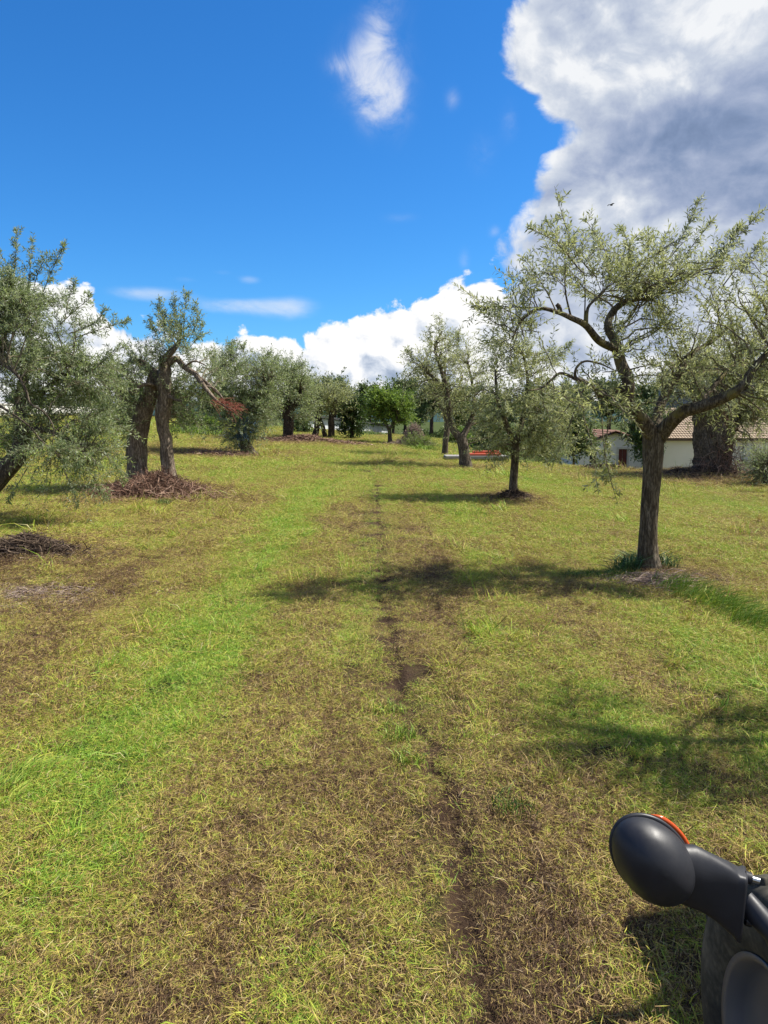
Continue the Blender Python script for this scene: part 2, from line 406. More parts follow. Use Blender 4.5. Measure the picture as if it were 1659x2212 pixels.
def leafmat(name, top, top2, young, under, trans=0.28, rough=0.45):
    m = bpy.data.materials.new(name); m.use_nodes = True; t = m.node_tree; g = G(t); t.nodes.remove(t.nodes['Principled BSDF'])
    out = t.nodes['Material Output']
    r = g.attr('rnd'); geo = g.node('ShaderNodeNewGeometry'); bf = E(g, geo.outputs['Backfacing'])
    n = g.noise(wpos(g), 1.1, 3, 0.5)
    c = g.mix(g.step(r, 0.15, 0.85), top, top2); c = g.mix(g.step(r * 0.6 + n * 0.7, 0.66, 0.95), c, young)
    c = g.mix(bf, c, under)
    p = g.node('ShaderNodeBsdfPrincipled'); p.inputs['Roughness'].default_value = rough; p.inputs['Specular IOR Level'].default_value = 0.35
    t.links.new(c.o, p.inputs['Base Color'])
    tr = g.node('ShaderNodeBsdfTranslucent'); t.links.new(g.mix(0.6, c, young).o, tr.inputs[0])
    mx = g.node('ShaderNodeMixShader'); mx.inputs[0].default_value = trans
    t.links.new(p.outputs[0], mx.inputs[1]); t.links.new(tr.outputs[0], mx.inputs[2]); t.links.new(mx.outputs[0], out.inputs[0])
    return m
M = {}
M['olive'] = leafmat('olive_leaf', (0.085, 0.115, 0.046), (0.215, 0.25, 0.095), (0.43, 0.46, 0.12), (0.47, 0.50, 0.32), 0.38)
M['olive_dark'] = leafmat('olive_leaf_dark', (0.06, 0.098, 0.040), (0.16, 0.21, 0.085), (0.32, 0.41, 0.10), (0.40, 0.44, 0.29), 0.36)
M['broad'] = leafmat('broad_leaf', (0.07, 0.14, 0.018), (0.14, 0.24, 0.03), (0.26, 0.36, 0.05), (0.18, 0.27, 0.06), 0.35)
M['broad_dark'] = leafmat('broad_leaf_dark', (0.022, 0.055, 0.014), (0.045, 0.095, 0.02), (0.10, 0.17, 0.03), (0.07, 0.12, 0.04), 0.2)
M['far_leaf'] = leafmat('far_leaf', (0.045, 0.085, 0.025), (0.09, 0.14, 0.04), (0.16, 0.22, 0.05), (0.11, 0.15, 0.06), 0.2)
def _sep(g, p):
    n = g.node('ShaderNodeSeparateXYZ'); g.put(n.inputs[0], p); return n.outputs[2]
def barkf(dark, mid, light, moss=0.0):
    def f(g, b):
        p = objpos(g)
        q = g.v('MULTIPLY', p, (1, 1, 0.22)); n1 = g.noise(q, 22, 6, 0.65, 0.6); n2 = g.noise(p, 3.5, 5, 0.6); cr = g.noise(q, 60, 3, 0.6)
        c = g.ramp(n1 * 0.75 + n2 * 0.25, [(0.30, dark), (0.48, mid), (0.66, light)])
        c = g.mix(g.step(cr, 0.42, 0.60, 0.55, 0.0), c, tuple(x * 0.35 for x in dark))
        if moss: c = g.mix(g.step(g.noise(p, 5, 4, 0.6), 0.52, 0.68) * g.step(E(g, _sep(g, p)), 1.2, 2.2) * moss, c, (0.22, 0.19, 0.06))
        g.t.links.new(c.o, b.inputs['Base Color']); bump(g, b, n1 * 0.7 + cr * 0.5, 0.9, 0.03)
    return f
M['bark'] = mat('olive_bark', barkf((0.035, 0.028, 0.022), (0.12, 0.095, 0.07), (0.30, 0.25, 0.19)), 0.9, 0.15)
M['bark_moss'] = mat('olive_bark_lichen', barkf((0.035, 0.028, 0.02), (0.12, 0.095, 0.065), (0.27, 0.23, 0.17), 0.7), 0.9, 0.15)
M['bark_pale'] = mat('weathered_wood', barkf((0.05, 0.04, 0.032), (0.22, 0.17, 0.125), (0.46, 0.38, 0.29)), 0.9, 0.15)
M['bark_dark'] = mat('dark_bark', barkf((0.02, 0.016, 0.013), (0.06, 0.045, 0.035), (0.15, 0.11, 0.085)), 0.9, 0.15)
M['twig'] = mat('twig', plain((0.20, 0.17, 0.11), (0.10, 0.085, 0.055), 5), 0.85)
def strandf(a, b_, c_):
    def f(g, b):
        r = g.attr('rnd'); g.t.links.new(g.ramp(r, [(0.0, a), (0.5, b_), (1.0, c_)]).o, b.inputs['Base Color'])
    return f
M['brush'] = mat('dead_brush', strandf((0.07, 0.04, 0.03), (0.23, 0.13, 0.09), (0.42, 0.29, 0.21)), 0.85, 0.2)
M['brush_dark'] = mat('dead_brush_dark', strandf((0.025, 0.018, 0.015), (0.08, 0.055, 0.04), (0.22, 0.16, 0.11)), 0.85, 0.2)
M['brush_red'] = mat('dead_twigs_red', strandf((0.10, 0.03, 0.02), (0.22, 0.065, 0.045), (0.32, 0.12, 0.08)), 0.85, 0.2)
M['brush_pink'] = mat('dry_stalks', strandf((0.13, 0.09, 0.08), (0.30, 0.22, 0.18), (0.45, 0.36, 0.28)), 0.85, 0.2)

def grassf(g, b):
    r = g.attr('rnd'); G_ = g.attr('green', 'INSTANCER')
    p = wpos(g); n = g.noise(p, 6.0, 4, 0.6); n2 = g.noise(p, 0.9, 3, 0.5)
    s = (g.noise(p, 24, 3, 0.6) - 0.5) * 1.1 + G_ * 1.05 + 0.0 + (r - 0.5) * 0.95 + (n - 0.5) * 0.85 + (g.noise(g.v('MULTIPLY', p, (1, .3, 1)), 3.5, 3, 0.6) - 0.5) * 0.7 - 0.0
    c = g.ramp(s, [(0.0, (0.075, 0.042, 0.024)), (0.18, (0.23, 0.14, 0.07)), (0.38, (0.46, 0.32, 0.125)), (0.56, (0.48, 0.41, 0.085)), (0.77, (0.40, 0.47, 0.05)), (1.0, (0.22, 0.39, 0.042))])
    r2 = g.m('FRACT', r * 37.3)
    c = g.mix(g.step(r2, 0.93, 0.99) * 0.7, c, (0.62, 0.50, 0.30))
    c = g.mix(g.step(r2, 0.12, 0.02) * 0.8, c, (0.10, 0.055, 0.03))
    g.t.links.new(c.o, b.inputs['Base Color'])
    b.inputs['Subsurface Weight'].default_value = 0.0
    t = g.t; out = t.nodes['Material Output']
    tr = g.node('ShaderNodeBsdfTranslucent'); t.links.new(c.o, tr.inputs[0])
    mx = g.node('ShaderNodeMixShader'); mx.inputs[0].default_value = 0.22
    t.links.new(b.outputs[0], mx.inputs[1]); t.links.new(tr.outputs[0], mx.inputs[2]); t.links.new(mx.outputs[0], out.inputs[0])
M['grass'] = mat('mown_grass', grassf, 0.6, 0.25)
def soilf(g, b):
    a = g.attr('green'); p = wpos(g)
    n = g.noise(p, 14, 6, 0.65); n2 = g.noise(p, 55, 4, 0.6); n3 = g.noise(p, 0.35, 3, 0.5)
    s = a * 0.95 + (n - 0.5) * 0.9 + (n2 - 0.5) * 0.5
    c = g.ramp(s, [(0.05, (0.055, 0.034, 0.022)), (0.3, (0.080, 0.050, 0.030)), (0.5, (0.09, 0.065, 0.032)), (0.75, (0.06, 0.062, 0.02)), (1.0, (0.05, 0.075, 0.016))])
    g.t.links.new(c.o, b.inputs['Base Color']); bump(g, b, n * 0.6 + n2 * 0.5 + g.noise(p, 160, 3, 0.6) * 0.3, 1.0, 0.05)
M['soil'] = mat('field_soil', soilf, 0.95, 0.1)

# ------------------------------------------------------------------ where the trees stand
def foot(u, v): p = hit(u, v); return float(p[0]), float(p[1])
T = dict(main=foot(1403, 1236), small=foot(1108, 1078), mid=foot(1006, 1012), slim=foot(961, 987), double=foot(345, 1062),
         low=foot(540, 982), stout=foot(622, 952), triple=foot(695, 948), old=(float(at(1540, 1026, 27)[0]), 27.0), left=foot(-85, 1120))
for k in T: pass
OLD = T['old']
MOUNDS += [(T['double'][0], T['double'][1], 1.2, 0.14), (OLD[0], OLD[1], 2.2, 0.30), (T['small'][0], T['small'][1], 0.5, 0.07), (T['main'][0], T['main'][1], 0.6, 0.07)]
pl = foot(55, 1205)
MOUNDS += [(pl[0], pl[1], 0.9, 0.07)]
BARE += [(T['double'][0], T['double'][1], 1.7), (OLD[0] - 1, OLD[1] - 0.3, 3.6), (T['small'][0], T['small'][1], 0.9), (T['mid'][0], T['mid'][1], 1.0),
         (T['low'][0] - 1, T['low'][1], 2.6), (T['stout'][0], T['stout'][1] - 1, 3.2), (pl[0], pl[1], 1.0), (T['main'][0] + .3, T['main'][1] - .3, 0.8)]
print('TREES', {k: tuple(round(c, 1) for c in v) for k, v in T.items()})

# ------------------------------------------------------------------ ground sheet
def build_ground():
    th = np.concatenate([np.linspace(-180, -45, 40)[:-1], np.linspace(-45, -32, 30)[:-1], np.linspace(-32, 32, 330)[:-1], np.linspace(32, 45, 30)[:-1], np.linspace(45, 180, 40)[:-1]])
    r = np.concatenate([[0.3], np.geomspace(1.2, 60, 420), np.geomspace(62, 6000, 60)])
    th = np.radians(th); R_, TH = np.meshgrid(r, th, indexing='ij'); x = R_ * np.sin(TH); y = R_ * np.cos(TH); z = ground(x, y)
    n, m = x.shape; V = np.stack([x, y, z], -1).reshape(-1, 3)
    idx = np.arange(n * m).reshape(n, m); nx = np.roll(idx, -1, 1)
    F_ = np.stack([idx[:-1], idx[1:], nx[1:], nx[:-1]], -1).reshape(-1, 4)
    mb = MB(); V = np.concatenate([V, [[0, 0, float(ground(0., 0.))]]]); mb.add(V, F_)
    c = len(V) - 1; mb.F.append(np.array([[c, idx[0, i], nx[0, i]] for i in range(m)])); mb.A.append(np.zeros(m))
    o = mb.build('ground', M['soil']); o['kind'] = 'structure'
    g_ = green_at(V[:, 0], V[:, 1]); rr = np.hypot(V[:, 0], V[:, 1])
    g_ = np.where(rr > 52, 1.0, g_)
    a = o.data.attributes.new('green', 'FLOAT', 'POINT'); a.data.foreach_set('value', g_.astype(np.float32))
build_ground()

# ------------------------------------------------------------------ mown grass, as clumps of cut and standing blades
def blade_clump(name, n, rad, upright, rng, lmin, lmax, wmin, wmax, lump=0.06):
    """one clump of blades: cut ones lie combed roughly along the mowing direction, growing ones stand"""
    mb = MB(); ang = rng.uniform(0, 2 * math.pi, n); rr = rad * np.sqrt(rng.uniform(0, 1, n)) * (1 + rng.normal(0, 0.12, n))
    base = np.stack([rr * np.cos(ang), rr * np.sin(ang), 0 * rr], -1); sd = int(rng.integers(1, 999))
    hump = np.clip(vnoise(base[:, 0] * 16 + 50, base[:, 1] * 13 + 50, sd) - 0.35, 0, 1) * 1.6
    az = np.where(rng.uniform(0, 1, n) < 0.5, rng.normal(math.pi / 2, 0.75, n), rng.uniform(0, 2 * math.pi, n)); up = rng.uniform(0, 1, n) < upright * (0.4 + hump)
    tilt = np.where(up, rng.uniform(0.35, 1.3, n), rng.uniform(-0.25, 0.55, n))
    base[:, 2] = np.where(up, 0, rng.uniform(0.0, 1.0, n) * (0.008 + lump * hump)) - 0.003
    L = rng.uniform(lmin, lmax, n) * np.where(rng.uniform(0, 1, n) < 0.035, 1.9, 1.0); W = rng.uniform(wmin, wmax, n)
    H = np.stack([np.cos(az), np.sin(az), 0 * az], -1); D = H * np.cos(tilt)[:, None] + np.array([0, 0, 1]) * np.sin(tilt)[:, None]
    S = norm(np.cross(D, rng.normal(0, 0.6, (n, 3)) + np.array([0, 0, 1.0])))
    bend = rng.uniform(0.05, 0.5, n)[:, None] * L[:, None] * np.array([0, 0, -1.0]) + rng.normal(0, 0.14, (n, 3)) * L[:, None]
    p0 = base; p1 = base + D * L[:, None] * 0.5; p2 = base + D * L[:, None] + bend * np.where(up, 0.8, 0.35)[:, None]
    w = W[:, None] / 2
    V = np.stack([p0 - S * w * 0.8, p0 + S * w * 0.8, p1 + S * w, p1 - S * w, p2], 1).reshape(-1, 3)
    k = np.arange(n)[:, None] * 5
    rn = np.clip(rng.uniform(0, 1, n) * 0.75 + 0.3 * up, 0, 1)
    mb.add(V, k + np.array([[0, 1, 2, 3]]), rn); mb.F.append(k + np.array([[3, 2, 4]])); mb.A.append(rn)
    return mb.build(name, M['grass'], link=False)
def build_grass():
    rng = np.random.default_rng(4); colx = bpy.data.collections.new('grass_clumps')
    for i in range(5): colx.objects.link(blade_clump('clump_%02d' % i, 1150, 0.24, 0.26, rng, 0.012, 0.062, 0.0010, 0.0027))      # cut
    for i in range(5): colx.objects.link(blade_clump('clump_%02d' % (5 + i), 1000, 0.22, 0.55, rng, 0.016, 0.066, 0.0011, 0.0030))   # growing
    for i in range(3): colx.objects.link(blade_clump('clump_%02d' % (10 + i), 110, 0.10, 0.85, rng, 0.07, 0.19, 0.0025, 0.0055))  # longer tufts
    for i in range(2): colx.objects.link(blade_clump('clump_%02d' % (13 + i), 40, 0.08, 1.0, rng, 0.015, 0.032, 0.005, 0.010, 0.0))  # broad-leaved weeds
    def zone(r0, r1, dens, half=0.68):
        c = 1 / math.sqrt(dens); gx_, gy_ = np.meshgrid(np.arange(-r1, r1, c), np.arange(0, r1, c))      # jittered grid: no holes
        p = np.stack([gx_.ravel(), gy_.ravel()], -1) + rng.uniform(-.62, .62, (gx_.size, 2)) * c
        rr_ = np.hypot(p[:, 0], p[:, 1]); return p[(rr_ >= r0) & (rr_ < r1) & (np.abs(np.arctan2(p[:, 0], p[:, 1])) < half)]
    zs = [(1.4, 5.5, 36, 1.0), (5.5, 11, 24, 1.15), (11, 24, 12, 1.6), (24, 62, 3.6, 2.6)]
    X = []; S = []
    for r0, r1, dns, sc_ in zs:
        p = zone(r0, r1, dns, 0.95 if r0 < 5 else 0.66); X.append(p); S.append(np.full(len(p), sc_))
    X = np.concatenate(X); S = np.concatenate(S)
    x, y = X[:, 0], X[:, 1]; gr = green_at(x, y)
    soilv = fbm(x * 1.9, y * 1.3, 88, 3) + 0.5 * np.clip(0.35 - gr, 0, 1)
    rutd = np.abs(x - rut_x(y)) < np.where(y < 6, 0.045, np.where(y < 11, 0.05, 0.085))
    keep = ~((soilv > 0.80) & (gr < 0.4) & (rng.uniform(0, 1, len(x)) < 0.5)) & ~(rutd & (rng.uniform(0, 1, len(x)) < 0.9) & (vnoise(x * 0, y * 1.9, 131) > 0.16))
    keep &= (y < 75)
    x, y, gr, S = x[keep], y[keep], gr[keep], S[keep]
    n = len(x); idx = np.where(rng.uniform(0, 1, n) < sm(0.28, 0.85, gr), rng.integers(5, 10, n), rng.integers(0, 5, n))
    tuft = (rng.uniform(0, 1, n) < 0.045 + 0.10 * np.exp(-((x - rut_x(y) + 0.15) / 0.1) ** 2)) & (gr > 0.42); idx = np.where(tuft, rng.integers(10, 13, n), idx); weed = (rng.uniform(0, 1, n) < 0.05) & (gr > 0.35) & (y < 14); idx = np.where(weed, rng.integers(13, 15, n), idx)
    # soft unevenness in blade size
    scl = S * (0.72 + 0.62 * rng.uniform(0, 1, n) ** 1.6)
    dr = np.abs(x - rut_x(y)); lim = np.clip((dr + 0.035) / np.where(y < 11, 0.28, 0.42), 0.2, 3) * S
    scl = np.where((y < 34) & (vnoise(x * 0, y * 1.9, 131) > 0.12), np.minimum(scl, lim), scl)
    z = ground(x, y) + np.where(dr < 0.2, 0.001, 0.008 * S)
    e_ = 0.10; gx = (ground(x + e_, y) - ground(x - e_, y)) / (2 * e_); gy = (ground(x, y + e_) - ground(x, y - e_)) / (2 * e_)
    rz = rng.normal(0, 0.4, n) + math.pi * rng.integers(0, 2, n); lx = gx * np.cos(rz) + gy * np.sin(rz); ly = -gx * np.sin(rz) + gy * np.cos(rz)
    me = bpy.data.meshes.new('grass'); me.vertices.add(n); me.vertices.foreach_set('co', np.stack([x, y, z], -1).astype(np.float32).ravel())
    for nm, ty, val in (('idx', 'INT', idx), ('scl', 'FLOAT', scl), ('rotx', 'FLOAT', np.arctan(ly)), ('roty', 'FLOAT', -np.arctan(lx)), ('rotz', 'FLOAT', rz), ('green', 'FLOAT', np.clip(gr + rng.normal(0, 0.07, n), 0, 1))):
        a = me.attributes.new(nm, ty, 'POINT'); a.data.foreach_set('value', val.astype(np.int32 if ty == 'INT' else np.float32))
    me.materials.append(M['grass'])
    o = bpy.data.objects.new('grass', me); sc.collection.objects.link(o)
    fix(o, 'freshly mown green and straw coloured grass with cut blades lying over the field', 'grass', kind='stuff')
    ng = bpy.data.node_groups.new('scatter_clumps', 'GeometryNodeTree')
    ng.interface.new_socket('Geometry', in_out='INPUT', socket_type='NodeSocketGeometry'); ng.interface.new_socket('Geometry', in_out='OUTPUT', socket_type='NodeSocketGeometry')
    N = ng.nodes; Lk = ng.links; gi = N.new('NodeGroupInput'); go = N.new('NodeGroupOutput')
    iop = N.new('GeometryNodeInstanceOnPoints'); ci = N.new('GeometryNodeCollectionInfo'); ci.inputs['Collection'].default_value = colx
    ci.inputs['Separate Children'].default_value = True; ci.inputs['Reset Children'].default_value = True
    def na(nm, ty):
        q = N.new('GeometryNodeInputNamedAttribute'); q.data_type = ty; q.inputs['Name'].default_value = nm; return q.outputs['Attribute']
    cx = N.new('ShaderNodeCombineXYZ'); [Lk.new(na(nm, 'FLOAT'), cx.inputs[i_]) for i_, nm in enumerate(('rotx', 'roty', 'rotz'))]
    Lk.new(gi.outputs[0], iop.inputs['Points']); Lk.new(ci.outputs[0], iop.inputs['Instance']); iop.inputs['Pick Instance'].default_value = True
    Lk.new(na('idx', 'INT'), iop.inputs['Instance Index']); Lk.new(cx.outputs[0], iop.inputs['Rotation']); Lk.new(na('scl', 'FLOAT'), iop.inputs['Scale'])
    Lk.new(iop.outputs[0], go.inputs[0])
    md = o.modifiers.new('scatter', 'NODES'); md.node_group = ng
    print('grass clumps', n)
build_grass()

# ------------------------------------------------------------------ hills and far wood
def build_hills():
    mb = MB(); n = 400; x = np.linspace(-2600, 2600, n)
    for y0, h0, s in ((900, 26, 1), (1700, 46, 9)):
        rows = []
        for k, (fy, fh) in enumerate(((0, -0.2), (0.25, 0.45), (0.5, 0.85), (0.8, 1.0), (1.2, 0.8))):
            h = h0 * fh * (0.55 + 0.9 * fbm(x * 0.0016 + s, x * 0 + s, s, 5)) + (fbm(x * 0.02, x * 0 + k, 3, 3) - 0.5) * 7 * (k > 0)
            rows.append(np.stack([x, y0 + fy * 500 + 0 * x, h - 2], -1))
        V = np.concatenate(rows); idx = np.arange(5 * n).reshape(5, n)
        mb.add(V, np.stack([idx[:-1, :-1], idx[:-1, 1:], idx[1:, 1:], idx[1:, :-1]], -1).reshape(-1, 4))
    def f(g, b):
        p = wpos(g); n_ = g.noise(p, 0.05, 5, 0.6); c = g.ramp(n_, [(0.35, (0.022, 0.045, 0.05)), (0.6, (0.04, 0.075, 0.07)), (0.75, (0.08, 0.11, 0.08))])  # distance haze is put into the wood colour as a blue-green tint
        g.t.links.new(c.o, b.inputs['Base Color'])
    o = mb.build('hills', mat('hill_wood_hazed', f, 0.95, 0.05)); o['kind'] = 'structure'
build_hills()

# ------------------------------------------------------------------ trees
def grow(name, label, cat, depth, stems, blobs, seed=1, leafm='olive', barkm='bark', leaf=(0.055, 0.013), per=22, twiglen=(0.25, 0.5), up=0.25, droop=0.0,
         shoots=(), group=None, sides=18, rough=0.12, ribs=4, flare=0.3, step=0.05, bough_r=0.016, extra_from=1, twig_r=0.0028, base=None, px=True, thin=1.0, girth=1.0):
    """stems: list of [(u, v, dy, radius_m)...]; blobs: (u, v, ru, rv, dy, rd, boughs, twigs per bough)"""
    rng = np.random.default_rng(seed); m = depth / F
    conv = (lambda u, v, dy: at(u, v, depth + dy)) if px else (lambda u, v, dy: np.array([base[0] + u, base[1] + dy, base[2] + v]))
    root = empty(name); tb = MB(); nodes = []
    b0 = conv(*stems[0][0][:3]); gz = float(ground(b0[0], b0[1])); org = np.array([b0[0], b0[1], gz]); root.location = org
    for i, st in enumerate(stems):
        P = [conv(a, b, c) for a, b, c, r in st]; R = [r * girth for *_, r in st]
        if i < extra_from:
            g0 = float(ground(P[0][0], P[0][1])); P[0] = np.array([P[0][0], P[0][1], g0 - 0.08])
        big = max(R) > 0.035
        Q, r = trunk(tb, [p - org for p in P], R, sides if big else max(6, sides // 2), step if big else step * 1.3, rough if big else rough * 0.7, ribs, seed * 7 + i, flare if i < extra_from else 0.0)
        s0 = len(Q) // 2 if i < extra_from else len(Q) // 5
        for q, rr in zip(Q[s0:], r[s0:]): nodes.append((q + org, rr))
    NP = np.array([q for q, _ in nodes]); tw = []; bo = []; bor = []
    for (u, v, ru, rv, dy, rd, nb, nt) in blobs:
        c = conv(u, v, dy); mm = m if px else 1.0
        for _ in range(nb):
            o = rng.normal(0, 1, 3); o /= np.linalg.norm(o); o *= rng.uniform(0.25, 1) ** 0.6
            tgt = c + o * np.array([ru * mm, rd, rv * mm])
            dd = np.linalg.norm(NP - tgt, axis=1) + np.maximum(0, NP[:, 2] - tgt[2]) * 0.3
            k = np.argsort(dd)[rng.integers(0, min(6, len(dd)))]; s = NP[k]; L = np.linalg.norm(tgt - s)
            mid = (s + tgt) / 2 + np.array([0, 0, L * (0.18 if droop <= 0 else 0.38)]) + rng.normal(0, L * 0.10, 3)
            t = np.linspace(0, 1, 7)[:, None]; P = (1 - t) ** 2 * s + 2 * t * (1 - t) * mid + t * t * tgt; P[1:-1] += rng.normal(0, L * 0.02, (5, 3))
            bo.append(P); bor.append(np.linspace(min(bough_r, nodes[k][1] * 0.6) * (0.6 + min(L, 1.5) * 0.4), 0.004, 7))
            for _ in range(max(2, int(round(nt * thin)))):
                f = rng.uniform(0.3, 1.0); q = P[0] * 0; i = min(int(f * 6), 5); q = P[i] + (P[i + 1] - P[i]) * (f * 6 - i)
                out = norm(q - (c * 0.5 + NP[k] * 0.5) + 1e-6); tang = norm(P[i + 1] - P[i])
                d = norm(out * 0.5 + tang * 0.55 + rng.normal(0, 0.55, 3) + np.array([0, 0, up]))
                l = rng.uniform(*twiglen); tt = np.linspace(0, 1, 5)[:, None]
                w = q + d * l * tt + np.array([0, 0, -1.0]) * (tt ** 2) * l * (droop + rng.uniform(-0.1, 0.25)) + rng.normal(0, 0.012, (5, 3)) * tt
                tw.append(w)
    sh = []
    for (u0, v0, u1, v1, dy, nl) in shoots:
        a = conv(u0, v0, dy); b = conv(u1, v1, dy + rng.uniform(-0.2, 0.2)); L = np.linalg.norm(b - a); t = np.linspace(0, 1, 9)[:, None]
        P = a + (b - a) * t + (np.sin(t * math.pi)) * rng.normal(0, 0.05 * L, 3); sh.append(P)
        for j in range(2, 8):
            for _ in range(nl):
                d = norm(norm(b - a) * 0.7 + rng.normal(0, 0.45, 3)); l = rng.uniform(0.12, 0.32) * (1.2 - j / 10) * max(1, m / 0.008); tt = np.linspace(0, 1, 5)[:, None]
                tw.append(P[j] + d * l * tt + rng.normal(0, 0.008, (5, 3)) * tt)
    bb = MB()
    if bo: tubes(bb, np.array(bo) - org, np.array(bor), 5)
    lf = MB()
    if sh:
        SP = np.array(sh) - org; tubes(bb, SP, np.tile(np.linspace(0.009, 0.002, 9), (len(sh), 1)), 4)
        leaves(lf, SP, int(per * 1.6), leaf[0], leaf[1], rng, 0.25)
    TW = np.array(tw) - org
    tubes(bb, TW, np.tile(np.linspace(twig_r, twig_r * 0.4, 5), (len(TW), 1)), 3)
    leaves(lf, TW, per, leaf[0], leaf[1], rng, 0.1, 0.9, droop * 0.4)
    tb.build('trunk', M[barkm], root)
    bb.build('branches', M['twig' if 'moss' not in barkm else 'twig'], root)
    fo = lf.build('foliage', M[leafm], root, smooth=False)
    fix(root, label, cat, group)
    print(name, 'leaves', len(TW) * per)
    return root

OL = 'olive trees of the grove'
D1 = T['main'][1]
grow('olive_tree', 'tall olive tree with mossy forked limbs over a straight trunk, long grass at its foot', 'olive tree', D1,
  [[(1403, 1240, 0, .165), (1399, 1180, 0, .14), (1403, 1100, .02, .132), (1409, 1020, .0, .135), (1411, 960, 0, .15), (1411, 935, 0, .15)],
   [(1413, 950, 0, .12), (1388, 909, -.1, .105), (1357, 870, -.2, .095), (1357, 826, -.25, .088), (1340, 782, -.2, .08), (1331, 742, -.15, .07), (1313, 707, -.1, .058), (1322, 676, 0, .05), (1348, 654, .1, .042), (1383, 646, .2, .03), (1412, 648, .3, .016)],
   [(1333, 755, -.18, .06), (1296, 738, -.3, .052), (1265, 703, -.5, .046), (1234, 687, -.6, .038), (1203, 674, -.7, .03), (1164, 667, -.8, .022), (1129, 690, -.9, .018), (1108, 728, -1.0, .012)],
   [(1210, 676, -.66, .03), (1208, 664, -.66, .034), (1202, 657, -.66, .026)],
   [(1266, 706, -.5, .03), (1269, 668, -.5, .022), (1282, 650, -.4, .018), (1304, 628, -.3, .012)],
   [(1234, 687, -.6, .015), (1221, 628, -.7, .011), (1222, 570, -.7, .006)], [(1262, 700, -.5, .012), (1264, 640, -.5, .008), (1262, 590, -.4, .005)],
   [(1360, 845, -.2, .05), (1331, 843, -.3, .042), (1300, 854, -.5, .038), (1282, 839, -.6, .034), (1260, 824, -.7, .03), (1243, 815, -.8, .022), (1246, 793, -.85, .017), (1265, 780, -.8, .014), (1296, 786, -.7, .011), (1325, 799, -.6, .007)],
   [(1245, 820, -.8, .022), (1212, 806, -.9, .019), (1190, 821, -1, .016), (1168, 839, -1.1, .012), (1142, 843, -1.2, .008)],
   [(1418, 945, .05, .11), (1421, 892, .3, .075), (1440, 848, .5, .068), (1467, 804, .6, .058), (1489, 769, .7, .048), (1515, 751, .8, .036), (1546, 733, .9, .022), (1580, 700, 1, .012)],
   [(1422, 945, 0, .125), (1445, 916, -.15, .11), (1476, 889, -.35, .10), (1515, 878, -.5, .088), (1559, 861, -.6, .074), (1599, 839, -.7, .062), (1625, 800, -.7, .05), (1665, 755, -.7, .04), (1710, 715, -.6, .025), (1740, 660, -.5, .012)],
   [(1515, 878, -.5, .04), (1530, 850, -.2, .035), (1577, 795, 0, .028), (1621, 773, .2, .02), (1670, 740, .3, .01)]],
  [(1250, 560, 75, 70, -.3, .7, 12, 8), (1310, 610, 80, 60, 0, .9, 14, 8), (1400, 590, 95, 85, .1, 1.1, 24, 8), (1480, 640, 110, 90, .2, 1.2, 26, 8), (1570, 640, 90, 90, 0, 1.1, 24, 8), (1640, 720, 80, 110, -.3, 1.0, 24, 8),
   (1170, 620, 60, 50, -.8, .5, 8, 7), (1085, 665, 55, 35, -1, .4, 8, 6), (1140, 740, 60, 60, -.9, .6, 9, 7), (1400, 720, 90, 70, .3, .9, 20, 8), (1500, 770, 90, 60, .4, .9, 16, 8), (1300, 790, 70, 50, -.5, .6, 8, 7),
   (1580, 850, 90, 60, -.3, .8, 16, 8), (1250, 880, 90, 55, -.9, .5, 10, 8), (1310, 890, 50, 50, -.4, .5, 8, 8), (1440, 830, 60, 60, -.2, .6, 8, 7), (1660, 880, 60, 90, -.5, .7, 10, 8), (1730, 760, 90, 130, -.3, 1.0, 14, 7)],
  seed=11, thin=.60, girth=.84, barkm='bark_moss', leaf=(.072, .0175), per=16, twiglen=(.22, .46), up=.28, sides=26, step=.035,
  shoots=[(1290, 600, 1198, 402, -.2, 3), (1260, 590, 1176, 470, -.3, 2), (1250, 580, 1138, 492, -.4, 2), (1200, 670, 1126, 552, -.8, 2), (1330, 600, 1260, 470, 0, 2), (1360, 600, 1345, 490, 0, 2), (1400, 560, 1400, 500, .2, 2), (1430, 580, 1512, 430, .2, 3),
          (1450, 600, 1545, 470, .3, 2), (1480, 600, 1650, 452, .2, 3), (1520, 620, 1600, 480, .2, 3), (1560, 620, 1655, 520, 0, 3), (1180, 665, 1025, 662, -1, 2), (1300, 900, 1335, 1090, -1, 1), (1260, 900, 1290, 1060, -1, 2), (1320, 900, 1310, 1040, -.8, 2), (1240, 890, 1190, 1010, -.9, 1)], group=OL)
D2 = T['small'][1]
